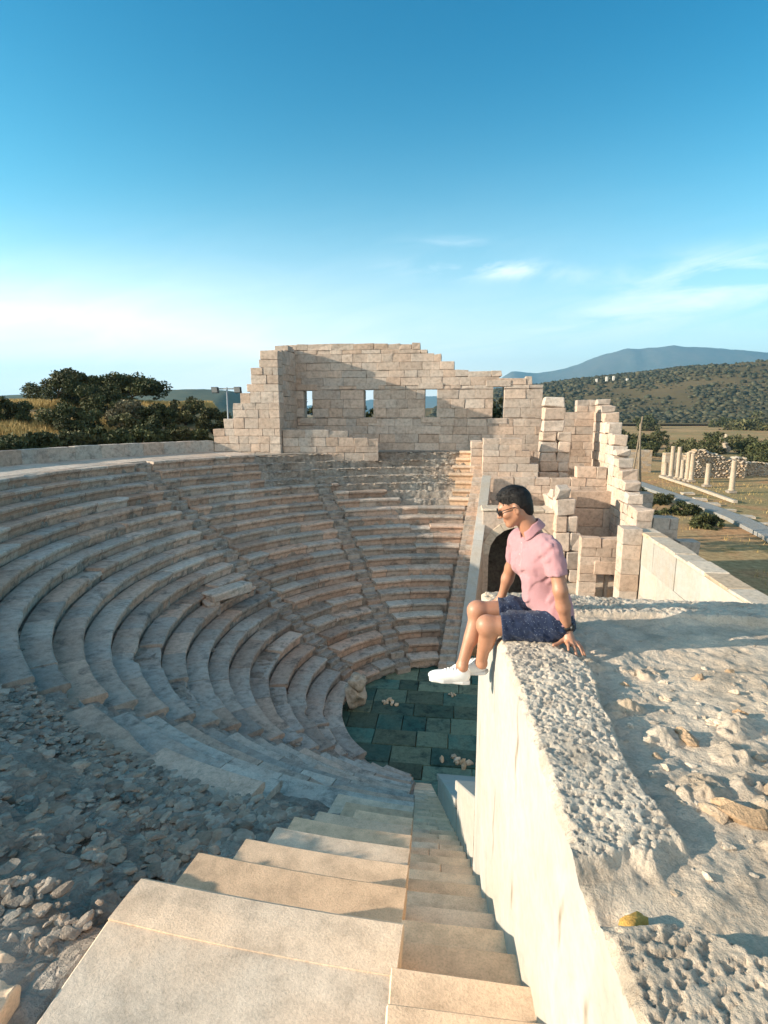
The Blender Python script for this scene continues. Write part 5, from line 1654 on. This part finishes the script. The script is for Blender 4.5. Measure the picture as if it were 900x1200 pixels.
nt.links.new(mth('MULTIPLY', ca, 3.0), mp.inputs[0]); nt.links.new(mth('MULTIPLY', mth('SUBTRACT', ce, mth('MULTIPLY', ca, .12)), 14.), mp.inputs[1])
cn = noise(nt, 1.6, 8, .62, mp.outputs[0], .8)
wisp = ramp(nt, cn, [(.40, 0), (.72, 1)])
m1 = mth('ADD', mth('MULTIPLY', gauss(.05, .236, .115, .014, -.06), 1.9), mth('ADD', mth('MULTIPLY', gauss(.40, .185, .27, .034, .18), 1.1), mth('ADD', mth('MULTIPLY', gauss(.47, .235, .17, .026, .08), 1.2), mth('MULTIPLY', gauss(-.01, .282, .06, .008, -.04), .5))))
cl = mth('MULTIPLY', mth('MULTIPLY', m1, wisp), .75)
# pale haze low on the left and along the horizon
elv = N(nt, 'ShaderNodeMapRange', interpolation_type='SMOOTHSTEP'); elv.inputs[1].default_value = .16; elv.inputs[2].default_value = .60
nt.links.new(sp.outputs[2], elv.inputs[0])
c = mixc(nt, elv.outputs[0], c, mixc(nt, 1., c, (.0, .57, .76), 'MULTIPLY'))
hz = mth('MULTIPLY', gauss(-.85, .08, .62, .15, -.08), 1.1)
hz2 = mth('MULTIPLY', gauss(0., .0, 3., .22, 0.), .58)
hz = mth('MULTIPLY', mth('MINIMUM', mth('ADD', hz, hz2), .92), mth('ADD', .75, mth('MULTIPLY', cn, .5)))
c = mixc(nt, hz, c, HAZE_COL)
cl = mth('MINIMUM', cl, .8)
# white veil added to the unseen sky behind the viewer to lift the fill light
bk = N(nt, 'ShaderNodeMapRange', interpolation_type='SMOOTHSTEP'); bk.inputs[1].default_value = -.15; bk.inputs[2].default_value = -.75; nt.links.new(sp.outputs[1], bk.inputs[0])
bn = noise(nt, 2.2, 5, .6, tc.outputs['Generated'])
c = mixc(nt, mth('MULTIPLY', bk.outputs[0], ramp(nt, bn, [(.3, .55), (.7, .95)])), c, FILL_VEIL_COL)
c = mixc(nt, cl, c, CLOUD_COL)
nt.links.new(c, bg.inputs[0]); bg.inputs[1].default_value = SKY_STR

# the air between here and the mountains
if HAZE_DENS > 0:
    bm = bmesh.new(); bmesh.ops.create_cube(bm, size=1.)
    lo_, hi_ = (-13000, -12500, -14), (11000, 11500, 1010)
    for v in bm.verts:
        for i in range(3): v.co[i] = lo_[i] if v.co[i] < 0 else hi_[i]
    me = bpy.data.meshes.new('haze'); bm.to_mesh(me); bm.free()
    hm = bpy.data.materials.new('air'); hm.use_nodes = True; t = hm.node_tree; t.nodes.clear()
    o_ = t.nodes.new('ShaderNodeOutputMaterial'); pv = t.nodes.new('ShaderNodeVolumePrincipled')
    pv.inputs['Color'].default_value = (.25, .62, .92, 1); pv.inputs['Density'].default_value = HAZE_DENS; pv.inputs['Anisotropy'].default_value = .2
    t.links.new(pv.outputs[0], o_.inputs['Volume']); me.materials.append(hm)
    ho = bpy.data.objects.new('haze', me); COL.objects.link(ho); tag(ho, 'thin blue air haze', 'haze', kind='stuff')

cam = bpy.data.cameras.new('camera'); co = bpy.data.objects.new('camera', cam); COL.objects.link(co); SC.camera = co
cam.sensor_fit = 'HORIZONTAL'; cam.sensor_width = 36.; cam.lens = 36. * 650 / 900; cam.clip_start = .05; cam.clip_end = 60000
pitch = math.atan(116 / 650.); yaw = math.atan(87.5064 / 650. * math.cos(pitch))
fwd = Vector((-math.sin(yaw) * math.cos(pitch), math.cos(yaw) * math.cos(pitch), -math.sin(pitch)))
rt = Vector((math.cos(yaw), math.sin(yaw), 0)); up = rt.cross(fwd)
co.matrix_world = Matrix((rt, up, -fwd)).transposed().to_4x4()
SC.view_settings.view_transform = 'Standard'; SC.view_settings.look = 'None'; SC.view_settings.gamma = 1
SC.view_settings.use_curve_mapping = False
SC.view_settings.exposure = EXPOSURE
SC.render.engine = 'CYCLES'; SC.cycles.max_bounces = 8; SC.cycles.volume_bounces = 0; SC.cycles.use_denoising = True
